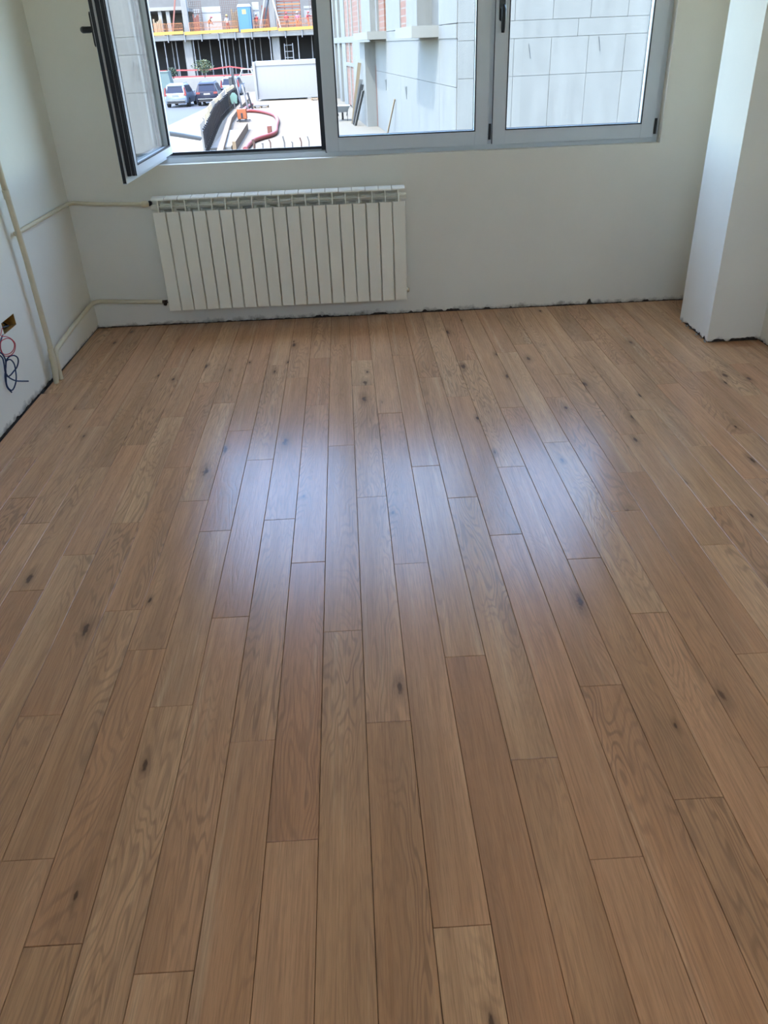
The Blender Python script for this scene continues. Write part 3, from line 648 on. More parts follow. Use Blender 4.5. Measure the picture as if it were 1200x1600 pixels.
o = MB().beam(cbw(-0.35, 12.6, GY), cbw(-0.05, 11.9, GY + 1.5), 0.05, 0.05).build('leaning_lath', 'timber'); tag(o, 'thin single lath leaning on the bare concrete wall', 'lath')

# ------------------------------------------------------------------ outside: site container, hose, pump, bars
ct = empty('site_container', (-4.25, 63.7, GY)); tag(ct, 'white office container standing on the yard', 'container')
W2, D2 = 2.62, 1.22
cbd = MB().box(-W2 + .08, W2 - .08, -D2 + .05, D2 - .05, 0.16, 2.5).build('body', 'container_white', ct)
for i in range(14): x = -W2 + .25 + i * .37; MB().box(x, x + .16, -D2 + .044, -D2 + .06, 0.3, 2.2).build('wall_rib', 'container_white', cbd)
for sx in (-1, 1):
    for sy in (-1, 1): MB().box(sx * W2 - .09, sx * W2 + .09, sy * D2 - .09, sy * D2 + .09, 0.0, 2.6).build('corner_post', 'container_white', ct)
MB().box(-W2, W2, -D2, -D2 + .12, 2.32, 2.6).build('roof_rail', 'container_white', ct); MB().box(-W2, W2, -D2, -D2 + .12, 0.12, 0.26).build('floor_rail', 'container_white', ct)
MB().box(-W2 + .05, W2 - .05, -D2 + .05, D2, 2.55, 2.6).build('roof', 'container_white', ct)
MB().box(1.2, 1.5, -D2 - .02, -D2 + .2, 0.0, 0.14).build('foot_block', 'concrete_pale', ct)
hose = [(-4.1, 29.0), (-4.14, 30.5), (-4.1, 32.19), (-3.83, 33.39), (-3.51, 34.37), (-3.42, 35.81), (-3.6, 38.6), (-3.79, 41.95), (-4.21, 45.6), (-4.76, 47.82), (-5.52, 49.8), (-6.13, 50.69), (-6.52, 50.92), (-6.75, 52.24), (-6.7, 57.0)]
o = MB().tube(spline([(x, y, GY + 0.10) for x, y in hose], 5), 0.10, 10).build('site_hose', 'hose_red'); auto_smooth(o, 1.2); tag(o, 'thick red hose curving across the pale yard', 'hose')
o = MB().box(-3.72, -3.52, 34.9, 35.1, GY, GY + 0.42).build('marker_block', 'timber_red', bevel=0.01); tag(o, 'small brick-red block standing beside the red hose', 'block')
pm = empty('orange_pump', (-5.86, 43.8, GY)); tag(pm, 'orange pump machine at the end of the fence', 'pump')
MB().box(-.25, .25, -.2, .2, .14, .66).build('housing', 'orange_paint', pm, bevel=.03); MB().box(-.05, .05, -.21, -.2, .2, .45).build('panel', 'steel_dark', pm)
MB().beam((-.32, -.25, .06), (.40, -.25, .10), .1, .05).build('skid', 'steel_dark', pm); MB().beam((-.32, .25, .06), (.40, .25, .06), .1, .05).build('skid', 'steel_dark', pm)
for sx in (-.18, .18): MB().box(sx - .04, sx + .04, -.2, .2, .05, .16).build('foot', 'tyre', pm)
MB().tube([(0.0, 0.0, .66), (-.05, .1, 1.0), (-.12, .35, 1.2)], .03, 6).build('pipe', 'steel_dark', pm)
for i, (x, y) in enumerate(((-2.6, 29.64), (-1.92, 29.6), (-1.62, 29.71), (-3.18, 29.87), (-3.48, 29.76), (-3.81, 29.67), (-2.27, 29.5))):
    o = MB().tube([(x, y, GY), (x + .01, y, GY + .22), (x - .04, y, GY + (.45, .38, .4, .33, .2, .38, .25)[i])], (.035, .03, .025, .03, .03, .05, .03)[i], 6).build('starter_bar', 'rebar' if i % 2 else 'concrete_grey'); tag(o, 'short steel bar sticking up from the near yard, %s from the left' % ('fourth', 'sixth', 'seventh', 'third', 'second', 'first', 'fifth')[i], 'steel bar', 'starter bars in the yard')
blk = MB(); blk.prism([(-5.55, 29.6), (-6.0, 37.5), (-5.25, 37.2), (-4.75, 29.8)], 'z', GY, GY + 0.14); o = blk.build('concrete_slab', 'concrete_pale'); tag(o, 'long white concrete slab lying between fence and hose', 'slab')
o = MB().prism([(-4.70, 29.8), (-5.2, 38.7), (-5.02, 38.7), (-4.55, 29.8)], 'z', GY, GY + 0.32).build('formwork_board', 'timber'); tag(o, 'weathered timber board on edge beside the white slab', 'board')
for i, (x, y) in enumerate(((-5.9, 55.0), (-2.2, 60.8))):
    o = empty('pallet', (x, y, GY)); tag(o, ('grey pallet lying left of the white container', 'small pallet lying by the right foot of the container')[i], 'pallet')
    for k in range(5): MB().box(-.5, .5, -.4 + k * .18, -.28 + k * .18, .10, .13).build('slat', 'concrete_grey' if i == 0 else 'timber', o)
    for k in (-.45, 0, .45): MB().box(k - .05, k + .05, -.4, .44, 0, .10).build('bearer', 'timber', o)

# ------------------------------------------------------------------ outside: site fence with netting
FP = [(-5.55, 27.6), (-5.94, 31.4), (-6.46, 36.4), (-7.18, 43.4), (-7.65, 50.5), (-7.89, 55.7), (-8.15, 61.2)]
def along(t):
    L_ = [0]
    for a, b in zip(FP[:-1], FP[1:]): L_.append(L_[-1] + math.dist(a, b))
    d = t * L_[-1]
    for i in range(len(FP) - 1):
        if d <= L_[i + 1] + 1e-6: f = (d - L_[i]) / (L_[i + 1] - L_[i]); return (FP[i][0] + (FP[i + 1][0] - FP[i][0]) * f, FP[i][1] + (FP[i + 1][1] - FP[i][1]) * f)
NF = 10; hs = [1.15, 1.2, 1.3, 1.32, 1.28, 1.22, 1.28, 1.35, 1.36, 1.3, 1.25]
words = ['nearest', 'second nearest', 'third nearest', 'fourth nearest', 'fifth nearest', 'fifth farthest', 'fourth farthest', 'third farthest', 'second farthest', 'farthest']
for i in range(NF):
    a, b = along(i / NF), along((i + 1) / NF); fe = empty('fence_panel', (a[0], a[1], GY)); tag(fe, 'grey netted site fence panel, %s of the row' % words[i], 'fence panel', 'netted site fence panels')
    dx, dy = b[0] - a[0], b[1] - a[1]; n = 12; cl = MB()
    for j in range(n + 1):
        t = j / n; wob = 0.05 * math.sin(j * 2.1 + i); h = hs[i] + (hs[i + 1] - hs[i]) * t + 0.04 * math.sin(j * 1.7 + i * 2)
        for z, ww in ((0.08, 0.5), (h * 0.5, 1), (h, 0.8)):
            for th in (0, 0.015): cl.v.append((dx * t + 0.03 + wob * ww + th, dy * t, z))
    for j in range(n):
        for q in range(2):
            A = j * 6 + q * 2; B = A + 6; cl.face([A, B, B + 2, A + 2]); cl.face([A + 1, A + 3, B + 3, B + 1])
        cl.face([j * 6 + 4, j * 6 + 10, j * 6 + 11, j * 6 + 5])
    cl.build('netting', 'net_cloth' if i % 3 else 'net_grey', fe)
    for j in range(4): t = (j + .5) / 4; MB().box(dx * t + .10, dx * t + .16, dy * t - .035, dy * t + .035, 0, hs[i] * 0.86).build('post', 'steel_dark', fe)
    for z in (.3, hs[i] * .8): MB().beam((.12, 0, z), (dx + .12, dy, z), .03).build('rail', 'steel', fe)
kb = MB()
kp = [(x + 0.55, y) for x, y in FP]; kq = [(x + 0.78, y) for x, y in FP]
for (a, b, c, d) in zip(kp[:-1], kp[1:], kq[1:], kq[:-1]): kb.prism([a, b, c, d], 'z', GY, GY + 0.26)
o = kb.build('kerb_beam', 'timber'); tag(o, 'sand-coloured kerb beam running along the foot of the fence', 'kerb')
pole = empty('signal_pole', (-8.0, 58.5, GY)); tag(pole, 'grey steel pole with cabinet behind the fence end', 'pole')
MB().box(-.09, .09, -.08, .08, 0, 2.35).build('post', 'steel_dark', pole); MB().box(-.30, -.04, -.2, -.08, 1.1, 1.8).build('cabinet', 'steel_dark', pole, bevel=.03)
jk = MB(); jk.v = [(-.22, 0, 0), (.22, 0, 0), (.30, .02, .55), (-.30, .02, .55), (-.10, .03, .80), (.12, .03, .78), (-.25, .2, 0.02), (.25, .2, 0.02), (.3, .18, .55), (-.3, .18, .55), (-.1, .14, .80), (.12, .14, .78)]
[jk.face(q) for q in ((0, 1, 2, 3), (3, 2, 5, 4), (6, 9, 8, 7), (9, 10, 11, 8), (0, 3, 9, 6), (1, 7, 8, 2), (2, 8, 11, 5), (3, 4, 10, 9), (4, 5, 11, 10), (0, 6, 7, 1))]
o = jk.build('mint_cloth', 'mint', None, (-7.1, 50.6, GY + 0.55)); o.scale = (.75, .75, .75); tag(o, 'mint green work jacket hung on the fence', 'jacket')
stand = MB().tube([(-7.1, 50.55, GY), (-7.1, 50.6, GY + 0.65)], .04, 6).build('stand', 'steel', None); stand.name = 'jacket_stake'; tag(stand, 'pale stake carrying the mint green jacket', 'stake')
for i, (x, y, h, mt, lab) in enumerate(((-6.75, 51.6, 1.9, 'steel', 'tallest pale pipe leaning behind the orange pump'), (-6.45, 52.3, 1.5, 'container_white', 'white pipe leaning right of the tallest one'), (-6.25, 53.0, 1.0, 'steel_dark', 'short dark pipe lying aslant near the container'))):
    o = MB().tube([(x, y, GY), (x - .25, y + .2, GY + h)], .06, 8).build('leaning_pipe', mt); tag(o, lab, 'pipe', 'pipes behind the pump')

# ------------------------------------------------------------------ outside: cars
def car(name, loc, rz, paint, label, plate_dark=False, box=False):
    c = empty(name, loc, rz); tag(c, label, 'car')
    # stations along y (rear at 0): y, z_low, z_mid, z_belt, z_top, w_low, w_mid, w_belt, w_top
    st = [(0.00, .48, .62, .98, 1.02, .78, .86, .84, .80), (0.06, .34, .60, 1.02, 1.10, .86, .94, .90, .82), (0.22, .32, .60, 1.06, 1.62, .90, .96, .93, .70), (0.45, .32, .60, 1.06, 1.74, .92, .965, .94, .69),
          (1.4, .30, .60, 1.05, 1.78, .93, .965, .94, .70), (2.4, .30, .60, 1.03, 1.76, .93, .965, .94, .69), (3.0, .30, .60, 1.02, 1.55, .93, .96, .93, .68), (3.55, .30, .58, 1.0, 1.08, .92, .96, .92, .80), (4.5, .32, .56, .90, .96, .88, .94, .88, .74), (4.85, .42, .55, .74, .80, .72, .80, .76, .66)]
    mb = MB(); n = 10
    for y, zl, zm, zb, zt, wl_, wm, wb, wt in st:
        mb.v += [(-wl_, y, zl), (-wm, y, zm), (-wb, y, zb), (-wt - .02, y, zt - .06 if zt - zb > .2 else zt - .02), (-wt + .12, y, zt), (wt - .12, y, zt), (wt + .02, y, zt - .06 if zt - zb > .2 else zt - .02), (wb, y, zb), (wm, y, zm), (wl_, y, zl)]
    for i in range(len(st) - 1):
        for j in range(n): mb.face([i * n + j, i * n + (j + 1) % n, (i + 1) * n + (j + 1) % n, (i + 1) * n + j])
    mb.face(list(range(n))[::-1]); mb.face([(len(st) - 1) * n + j for j in range(n)])
    body = mb.build('body', paint, c); auto_smooth(body, 0.7)
    # rear window, following the sloped tailgate
    rwm = MB(); rwm.v = [(-.72, .035, 1.10), (.72, .035, 1.10), (.60, .175, 1.56), (-.60, .175, 1.56), (-.72, .075, 1.10), (.72, .075, 1.10), (.60, .215, 1.56), (-.60, .215, 1.56)]
    [rwm.face(q) for q in ((0, 1, 2, 3), (4, 7, 6, 5), (0, 4, 5, 1), (1, 5, 6, 2), (2, 6, 7, 3), (3, 7, 4, 0))]; rwm.build('rear_window', 'car_glass', c)
    for sx in (-1, 1):
        sw = MB(); P = [(.50, 1.10), (2.95, 1.08), (2.55, 1.60), (.58, 1.64)]
        X = lambda z: sx * (.955 - (z - 1.06) * .36)
        for y, z in P: sw.v.append((X(z), y, z))
        for y, z in P: sw.v.append((X(z) - sx * .04, y, z))
        sw.face([0, 1, 2, 3]); sw.face([7, 6, 5, 4]); [sw.face([i, (i + 1) % 4, 4 + (i + 1) % 4, 4 + i]) for i in range(4)]
        sw.build('side_window', 'car_glass', c)
        t = MB()
        if box: t.box(sx * .58 if sx > 0 else -.90, .90 if sx > 0 else -.58, -.03, .14, .90, 1.06)
        else: t.prism([(sx * .92, .86), (sx * .70, .90), (sx * .78, 1.06), (sx * .76, 1.52), (sx * .84, 1.50), (sx * .93, 1.05)], 'y', -.01, .24)
        t.build('tail_light', 'tail_red', c)
        MB().box(sx * 1.0 - .12, sx * 1.0 + .12, 2.85, 3.0, 1.02, 1.16).build('mirror', paint, c, bevel=.03)
        for y in (.95, 3.85):
            wh = MB().tube([(sx * .74, y, .36), (sx * .97, y, .36)], .36, 20).build('wheel', 'tyre', c); auto_smooth(wh); MB().tube([(sx * .90, y, .36), (sx * .978, y, .36)], .23, 14).build('rim', 'rim', wh)
    MB().box(-.27, .27, -.03, .03, .84, .96).build('number_plate', 'steel' if plate_dark else 'plate_white', c); MB().box(-.80, .80, -.05, .1, .50, .58).build('bumper_trim', 'chrome', c); MB().box(-.75, .75, .0, .5, .30, .46).build('underside', 'tyre', c)
    MB().box(-.62, .62, .12, .34, 1.60, 1.66).build('roof_spoiler', paint, c, bevel=.01)
    for sx in (-1, 1): MB().tube([(sx * .62, .6, 1.78), (sx * .63, 2.4, 1.80)], .02, 6).build('roof_rail', 'chrome', c)
    return c
car('parked_car', (-14.55, 70.6, GR), -0.03, 'car_silver', 'silver-blue estate car parked left of the dark one', True)
car('parked_car', (-12.0, 71.3, GR), 0.02, 'car_navy', 'dark navy off-road car parked beside the site fence', False, True)
car('parked_car', (-11.5, 83.0, GR), 0.0, 'car_silver', 'pale car mostly hidden behind the navy car')

# ------------------------------------------------------------------ outside: unfinished building far behind
cb2 = empty('unfinished_building', (-13, 100, -1.2)); tag(cb2, 'unfinished concrete building with shored ground floor behind the cars', 'building')
def ub(name, x0, x1, y0, y1, z0, z1, mt): return MB().box(x0 + 13, x1 + 13, y0 - 100, y1 - 100, z0 + 1.2, z1 + 1.2).build(name, mt, cb2)
ub('deck_slab', -34, 6, 100, 116, 2.5, 3.0, 'concrete_pale'); ub('rear_wall', -34, 6, 108, 108.3, -1.2, 2.5, 'dark_interior')
for x in (-26.5, -18.1, -8.0, 1.5): ub('column', x - .42, x + .42, 100.8, 101.6, -1.2, 2.5, 'concrete')
for x in (-18.0, -8.15, 1.0): ub('upper_column', x - .3, x + .3, 101.2, 101.8, 3.0, 8, 'concrete')
ub('upper_slab', -34, -18.6, 103, 114, 5.5, 5.85, 'concrete_pale'); pass
for x in (-21.2, -20.3): ub('upper_column', x - .2, x + .2, 103.2, 103.6, 3.0, 5.5, 'concrete_pale')
ub('upper_rear_wall', -34, 6, 113, 113.3, 3.0, 8, 'concrete_grey')
for i, z in enumerate((2.78, )):
    for k in range(12): ub('edge_bracket', -22 + k * 1.9, -21.9 + k * 1.9, 99.8, 100.0, 2.3, 3.3, 'steel')
for i, (x0, x1) in enumerate(((-21.9, -18.2), (-18.1, -12.0), (-11.75, -7.6), (-7.5, -3.2))):
    o = MB().beam((x0, 99.75, 3.14 + .06 * (i == 0)), (x1, 99.75, 3.24 - 0.04 * (i == 3)), .06, .30).build('guard_board', 'yellow_board'); tag(o, ('leftmost', 'longest', 'third', 'rightmost')[i] + ' yellow guard board along the deck edge', 'guard board', 'yellow guard boards')
ORD = ['first', 'second', 'third', 'fourth', 'fifth', 'sixth', 'seventh', 'eighth', 'ninth', 'tenth', 'eleventh', 'twelfth', 'thirteenth', 'fourteenth', 'fifteenth', 'sixteenth', 'seventeenth', 'eighteenth', 'nineteenth', 'twentieth', 'twenty-first', 'twenty-second']
def prop(x, y, k, h=3.7, lean=0.0):
    p = empty('shoring_prop', (x, y, -1.2)); tag(p, 'slim grey steel prop under the concrete deck, %s from the left' % ORD[k], 'prop', 'steel props under the deck')
    MB().tube([(0, 0, 0.03), (lean * .55, 0, h * .55)], .075, 6).build('outer_tube', 'steel', p); MB().tube([(lean * .55, 0, h * .55), (lean, 0, h - .03)], .055, 6).build('inner_tube', 'steel', p); MB().box(lean - .12, lean + .12, -.12, .12, h - .03, h).build('head_plate', 'steel', p); MB().box(-.12, .12, -.12, .12, 0, .03).build('base_plate', 'steel', p)
for k, (x, y) in enumerate(sorted(((-21.9, 101.5), (-20.64, 100.4), (-20.1, 102), (-19.5, 101.2), (-18.9, 103), (-17.35, 100.4), (-17.0, 101.6), (-15.8, 102.5), (-14.35, 100.4), (-14.0, 101), (-13.7, 102), (-13.2, 103.2), (-12.4, 102.6), (-11.44, 100.4), (-11.0, 101.4), (-10.6, 102.4), (-10.0, 103.5), (-8.6, 100.4), (-6.9, 103), (-5.4, 100.4), (-3.9, 102.5), (-23.2, 100.4)), key=lambda q: (q[0] - 0.09) / (q[1] + 5.14))): prop(x, y, k)
tl = empty('portable_toilet', (-11.2, 100.9, 3.0)); tag(tl, 'bright blue portable toilet cabin on the deck', 'toilet cabin')
MB().box(-.72, .72, -.6, .6, .05, 2.45).build('cabin', 'toilet_blue', tl); rf = MB(); rf.prism([(-.78, 2.45), (.78, 2.45), (.62, 2.72), (-.62, 2.72)], 'y', -.65, .65).build('roof', 'container_white', tl)
dr = MB().box(-.5, .5, -.64, -.6, .15, 2.3).build('door', 'toilet_blue', tl); MB().box(-.22, .22, -.655, -.64, 1.75, 2.2).build('notice', 'sign_yellow', dr); MB().box(-.74, .74, -.62, .62, 0, .08).build('base', 'steel_dark', tl)
for i, (x0, x1, y, h, lab) in enumerate(((-16.3, -14.1, 103.0, 2.7, 'white formwork panel behind the bending worker'), (-10.35, -9.6, 101.6, 2.9, 'narrow white formwork panel right of the blue toilet'), (-4.6, -2.5, 103.5, 2.4, 'white formwork panel at the right end of the deck'), (-17.4, -16.6, 103.6, 2.6, 'narrow white panel beside the upper column'))):
    p = empty('formwork_wall', ((x0 + x1) / 2, y, 3.0)); tag(p, lab, 'formwork'); w = (x1 - x0) / 2
    MB().box(-w, w, -.05, .05, 0, h).build('sheet', 'container_white', p)
    for k in range(3): MB().box(-w, w, -.10, -.05, .3 + k * .9, .38 + k * .9).build('waler', 'steel', p)
for i, (x0, x1, y, lab) in enumerate(((-14.0, -12.0, 102.0, 'brown rebar mat standing left of the blue toilet'), (-3.9, -2.6, 102.6, 'brown rebar mat standing at the right deck end'), (-17.6, -16.2, 102.4, 'brown rebar mat standing right of the upper column'))):
    p = empty('rebar_mat', ((x0 + x1) / 2, y, 3.0)); tag(p, lab, 'rebar mat'); w = (x1 - x0) / 2; v = MB()
    k = -w
    while k <= w + 1e-6: v.box(k - .02, k + .02, -.02, .02, 0, 3.4); k += .22
    v.build('upright_bars', 'rebar', p); h = MB()
    for z in range(15): h.box(-w, w, .02, .05, .1 + z * .22, .13 + z * .22)
    h.build('cross_bars', 'rebar', p)
for i, (x, y, w, h, mt, lab) in enumerate(((-21.4, 102.2, .5, 1.7, 'timber', 'pale upright board stack under the left upper slab'), (-16.9, 101.9, .35, 2.0, 'timber_red', 'reddish board stack right of the left upper column'), (-12.5, 103.0, .5, 2.4, 'timber', 'pale tall board stack left of the blue toilet'), (-9.0, 102.6, .4, 2.6, 'timber_red', 'reddish board stack behind the leaning struts'), (-3.1, 102.0, .4, 2.2, 'timber', 'pale board stack at the right end of the deck'))):
    q = empty('board_stack', (x, y, 3.0)); tag(q, lab, 'board stack')
    for k in range(5): MB().box(-w + k * w * .4, -w + k * w * .4 + w * .36, -.05 - .03 * (k % 2), .05, 0, h - .12 * ((k * 7) % 4)).build('board', mt, q)
p = empty('timber_grid', (-6.3, 102.2, 3.0)); tag(p, 'reddish timber shelf grid behind the workers on the deck', 'timber grid')
for k in range(4): MB().box(-1.35 + k * .88, -1.27 + k * .88, -.1, .1, 0, 3.2).build('upright', 'timber_red', p)
for k in range(11): MB().box(-1.35, 1.37, -.14, .14, .12 + k * .30, .25 + k * .30).build('shelf_board', 'timber_red' if k % 2 else 'orange_mesh', p)
for i, (a, b, lab, mt) in enumerate((((-9.7, 100.6, 3.0), (-8.7, 101.1, 6.6), 'light steel strut leaning right of the blue toilet', 'steel'), ((-9.3, 100.6, 3.0), (-8.3, 101.3, 6.6), 'dark steel strut leaning against the upper column', 'steel_dark'), ((-19.6, 100.6, 3.0), (-18.8, 101.4, 6.8), 'reddish strut leaning on the left upper column', 'timber_red'), ((-7.2, 100.6, 3.0), (-8.0, 101.1, 6.4), 'pale strut leaning before the timber grid', 'container_white'))):
    o = MB().beam(a, b, .16, .16).build('strut', mt); tag(o, lab, 'strut')
for i, (x0, x1) in enumerate(((-22.5, -20.1), (-20.0, -18.3), (-17.5, -15.9), (-15.8, -13.9), (-13.8, -12.1), (-10.3, -8.6), (-7.6, -5.6), (-5.5, -3.2))):
    p = empty('barrier_fence', ((x0 + x1) / 2, 100.15, 3.0)); tag(p, 'orange mesh barrier, %s from the left on the deck edge' % ('first', 'second', 'third', 'fourth', 'fifth', 'sixth', 'seventh', 'eighth')[i], 'barrier', 'orange mesh barriers'); w = (x1 - x0) / 2; v = MB(); k = -w
    while k <= w + 1e-6: v.box(k - .018, k + .018, -.015, .015, .1, 1.15); k += .17
    v.build('mesh_bars', 'orange_mesh', p); h = MB(); [h.box(-w, w, -.02, .02, z, z + .045) for z in (.12, .6, 1.12)]; h.build('mesh_rails', 'orange_mesh', p)
for i, (pts, lab) in enumerate((([(-22, -.44), (-19.1, -.41), (-16, -.5), (-13.26, -.26), (-10.79, -.66)], 'upper red barrier tape strung before the props'), ([(-21, -1.12), (-20.3, -1.08), (-17, -1.1), (-12.8, -1.14), (-10.8, -1.1)], 'lower red barrier tape strung along the ground'))):
    v = MB(); n = len(pts)
    for j, (x, z) in enumerate(pts): v.v += [(x, 98.0, z - .07), (x, 98.0, z + .07), (x, 98.02, z - .07), (x, 98.02, z + .07)]
    for j in range(n - 1): a = j * 4; b = a + 4; [v.face(q) for q in ((a, b, b + 1, a + 1), (a + 2, a + 3, b + 3, b + 2), (a + 1, b + 1, b + 3, a + 3), (a, a + 2, b + 2, b))]
    o = v.build('barrier_tape', 'tape_red'); tag(o, lab, 'barrier tape')
for j, x in enumerate((-22, -19.1, -16.0, -13.26, -10.79)):
    o = MB().tube([(x, 98.06, -1.2), (x, 98.06, -.3)], .04, 6).build('tape_stake', 'steel'); tag(o, 'short stake carrying the red barrier tape, %s from the left' % ORD[j], 'stake', 'stakes of the barrier tape')
ld = empty('ladder', (-6.55, 100.5, -1.2)); tag(ld, 'pale ladder standing above the white container', 'ladder')
for sx in (-.5, .5): MB().beam((sx, 0, 0), (sx * .94, .15, 2.95), .09, .09).build('rail', 'steel', ld)
for k in range(5): MB().beam((-.48, .02 + k * .03, .3 + k * .62), (.48, .02 + k * .03, .3 + k * .62), .08, .06).build('rung', 'steel', ld)
af = empty('trestle', (-10.75, 92.2, -1.2)); tag(af, 'white trestle frame beside the barrier tape', 'trestle')
for sy in (-.4, .4):
    MB().beam((-.75, sy, 0), (-.45, 0, .75), .09).build('leg', 'container_white', af); MB().beam((.75, sy, 0), (.45, 0, .75), .09).build('leg', 'container_white', af)
MB().beam((-.6, 0, .75), (.75, 0, .75), .12).build('top_beam', 'container_white', af); MB().beam((-.65, -.3, .3), (.7, -.3, .3), .07).build('brace', 'container_white', af)
te = empty('teal_skip', (-18.3, 85.5, GR)); tag(te, 'dull teal metal skip left of the small tree', 'skip')
v = MB(); v.prism([(-.9, 0), (.95, 0), (.62, 2.4), (-.9, 2.4)], 'y', -.8, .8); v.build('body', 'teal', te); MB().box(-.95, .66, -.85, .85, 2.36, 2.44).build('rim', 'teal', te)
def tree(loc, h, r, mt, label, seed):
    rg = random.Random(seed); t = empty('young_tree', loc); tag(t, label, 'tree')
    MB().tube([(0, 0, 0), (.03, 0, h * .4), (0, 0, h * .8)], [.06, .045, .02], 6).build('trunk', 'bark', t)
    for k in range(5): a = k * 1.3; MB().tube([(0, 0, h * (.35 + .08 * k)), (r * .7 * math.cos(a), r * .7 * math.sin(a), h * (.6 + .07 * k))], [.025, .01], 5).build('branch', 'bark', t)
    v = MB(); v2 = MB()
    for k in range(420):
        a = rg.uniform(0, 6.28); d = rg.random() ** .5; z = rg.uniform(-1, 1); rr = r * d * math.sqrt(max(0, 1 - z * z)); lump = 1 + .35 * math.sin(a * 3 + seed)
        c = Vector((rr * math.cos(a) * lump, rr * math.sin(a) * lump, h * .68 + z * h * .34)); s_ = rg.uniform(.06, .13)
        u = Vector((rg.uniform(-1, 1), rg.uniform(-1, 1), rg.uniform(-.6, .6))).normalized(); w = u.cross(Vector((rg.uniform(-1, 1), rg.uniform(-1, 1), rg.uniform(-1, 1)))).normalized(); nn = u.cross(w) * .3
        q = v2 if rg.random() < .35 else v; b = len(q.v); q.v += [tuple(c - u * s_), tuple(c + w * s_ * .6 + nn * s_), tuple(c + u * s_), tuple(c - w * s_ * .6 + nn * s_), ]; q.face([b, b + 1, b + 2, b + 3])
    a = v.build('foliage', mt, t); a['kind'] = 'stuff'; b = v2.build('young_foliage', 'leaf_yellow' if mt != 'leaf_dark' else 'leaf', t); b['kind'] = 'stuff'
mat('leaf_dark', srgb(44, 84, 48), 0.6, var=0.4, scale=3)
tree((-15.1, 91.2, -1.2), 1.75, 1.05, 'leaf', 'young green tree with yellowish leaves behind the cars', 3)
tree((-18.4, 91.0, -1.2), 1.15, .55, 'leaf_dark', 'small dark green round tree beside the teal skip', 5)

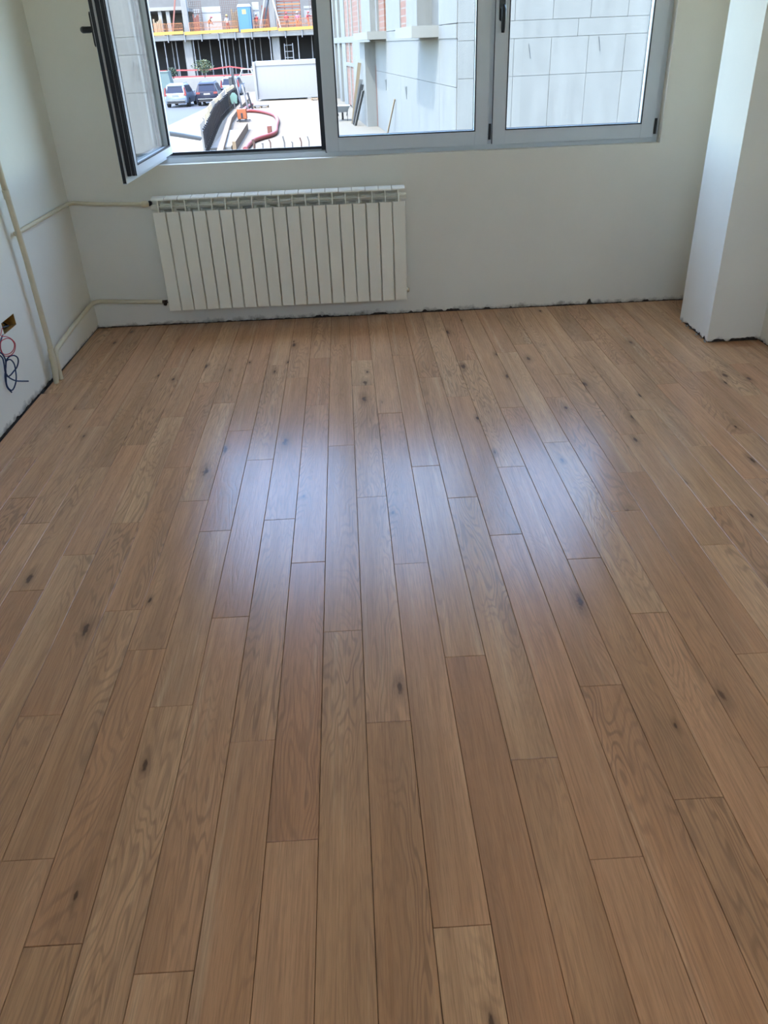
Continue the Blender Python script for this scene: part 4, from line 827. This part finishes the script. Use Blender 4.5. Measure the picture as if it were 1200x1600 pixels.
# ------------------------------------------------------------------ workers
def worker(loc, rz, shirt, trousers, helmet, label, pose=0, sleeves=True):
    J = {'pel': (0, 0, .95), 'wai': (0, 0, 1.12), 'che': (0, .0, 1.36), 'nec': (0, 0, 1.50), 'hea': (0, -.02, 1.66), 'top': (0, -.01, 1.78),
         'hl': (-.10, 0, .90), 'kl': (-.12, -.03, .50), 'al': (-.12, .02, .09), 'tl': (-.14, -.16, .05), 'hr': (.10, 0, .90), 'kr': (.12, -.03, .50), 'ar': (.13, .03, .09), 'tr': (.15, -.15, .05),
         'sl': (-.19, 0, 1.42), 'el': (-.27, .02, 1.16), 'wl': (-.28, -.08, .93), 'fl': (-.28, -.12, .82), 'sr': (.19, 0, 1.42), 'er': (.27, .02, 1.16), 'wr': (.28, -.08, .93), 'fr': (.28, -.12, .82)}
    if pose == 1:      # bending forward
        for k in ('wai', 'che', 'nec', 'hea', 'top', 'sl', 'sr', 'el', 'er', 'wl', 'wr', 'fl', 'fr'):
            x, y, z = J[k]; d = z - .95; a = .55; J[k] = (x, y - d * math.sin(a), .95 + d * math.cos(a))
        for s_, sx in (('l', -1), ('r', 1)): J['e' + s_] = (sx * .24, -.36, 1.10); J['w' + s_] = (sx * .15, -.52, .95); J['f' + s_] = (sx * .12, -.60, .90)
    if pose == 2:      # one arm raised forward, striding
        J['er'] = (.28, -.22, 1.30); J['wr'] = (.22, -.44, 1.38); J['fr'] = (.20, -.52, 1.42); J['kl'] = (-.12, -.16, .52); J['al'] = (-.12, -.14, .09); J['tl'] = (-.13, -.32, .05); J['ar'] = (.13, .20, .12); J['tr'] = (.14, .06, .05)
    E = [('pel', 'wai'), ('wai', 'che'), ('che', 'nec'), ('nec', 'hea'), ('hea', 'top'), ('pel', 'hl'), ('hl', 'kl'), ('kl', 'al'), ('al', 'tl'), ('pel', 'hr'), ('hr', 'kr'), ('kr', 'ar'), ('ar', 'tr'), ('che', 'sl'), ('sl', 'el'), ('el', 'wl'), ('wl', 'fl'), ('che', 'sr'), ('sr', 'er'), ('er', 'wr'), ('wr', 'fr')]
    R_ = {'pel': .15, 'wai': .145, 'che': .165, 'nec': .062, 'hea': .095, 'top': .07, 'h': .10, 'k': .072, 'a': .05, 't': .042, 's': .075, 'e': .052, 'w': .04, 'f': .038}
    ks = list(J); me = bpy.data.meshes.new('person'); me.from_pydata([J[k] for k in ks], [(ks.index(a), ks.index(b)) for a, b in E], []); ob = bpy.data.objects.new('person', me); COL.objects.link(ob)
    sm = ob.modifiers.new('skin', 'SKIN'); sm.use_smooth_shade = True; ob.modifiers.new('sub', 'SUBSURF').levels = 1
    for i, k in enumerate(ks): r = R_.get(k, R_.get(k[0], .06)); me.skin_vertices[0].data[i].radius = (r, r * (.75 if k in ('pel', 'wai', 'che') else 1)); me.skin_vertices[0].data[i].use_root = (k == 'pel')
    dg = bpy.context.evaluated_depsgraph_get(); nm = bpy.data.meshes.new_from_object(ob.evaluated_get(dg)); bpy.data.objects.remove(ob, do_unlink=True); bpy.data.meshes.remove(me)
    nm.materials.clear(); [nm.materials.append(MATS[k]) for k in (trousers, shirt, 'skin', 'tyre')]
    J2 = {k: Vector(v) for k, v in J.items()}
    for p in nm.polygons:
        c = p.center; k = min(J2, key=lambda q: (J2[q] - c).length)
        p.material_index = 3 if k[0] in 'at' and k != 'top' and c.z < .14 else 2 if k in ('hea', 'top', 'nec', 'fl', 'fr', 'wl', 'wr') else 0 if k in ('pel', 'hl', 'hr', 'kl', 'kr', 'al', 'ar') else 1
    nm.shade_smooth()
    o = link('person', nm, None, loc, (0, 0, rz)); tag(o, label, 'person')
    h = J2['hea'].lerp(J2['top'], .45); hm = MB().ball(h, .135, .15, .13, 12, 5, 0.0); hm.tube([h + Vector((0, -.10, 0)), h + Vector((0, -.19, -.01))], [.09, .05], 8); hm.build('helmet', helmet, o, smooth=True)
    return o
worker((-15.5, 101.2, 3.0), 1.3, 'shirt_orange', 'trouser_white', 'helmet_red', 'worker in orange shirt and white trousers bending on the deck', 1)
worker((-13.3, 101.0, 3.0), .4, 'shirt_white', 'trouser_red', 'helmet_yellow', 'worker in white shirt, red trousers and yellow helmet left of the toilet', 0)
worker((-9.95, 100.9, 3.0), -.6, 'shirt_red', 'trouser_dark', 'helmet_white', 'worker in red shirt half hidden behind the steel struts', 2)
worker((-6.55, 101.2, 3.0), .2, 'shirt_red', 'trouser_dark', 'helmet_red', 'worker in red shirt and red helmet before the timber grid', 0)
worker((-5.3, 101.1, 3.0), -.3, 'shirt_pink', 'shirt_orange', 'helmet_white', 'worker in pink shirt, orange trousers and white helmet', 0)
worker((-4.1, 101.2, 3.0), 1.0, 'shirt_red', 'shirt_orange', 'helmet_red', 'worker in red and orange nearest the window post', 2)
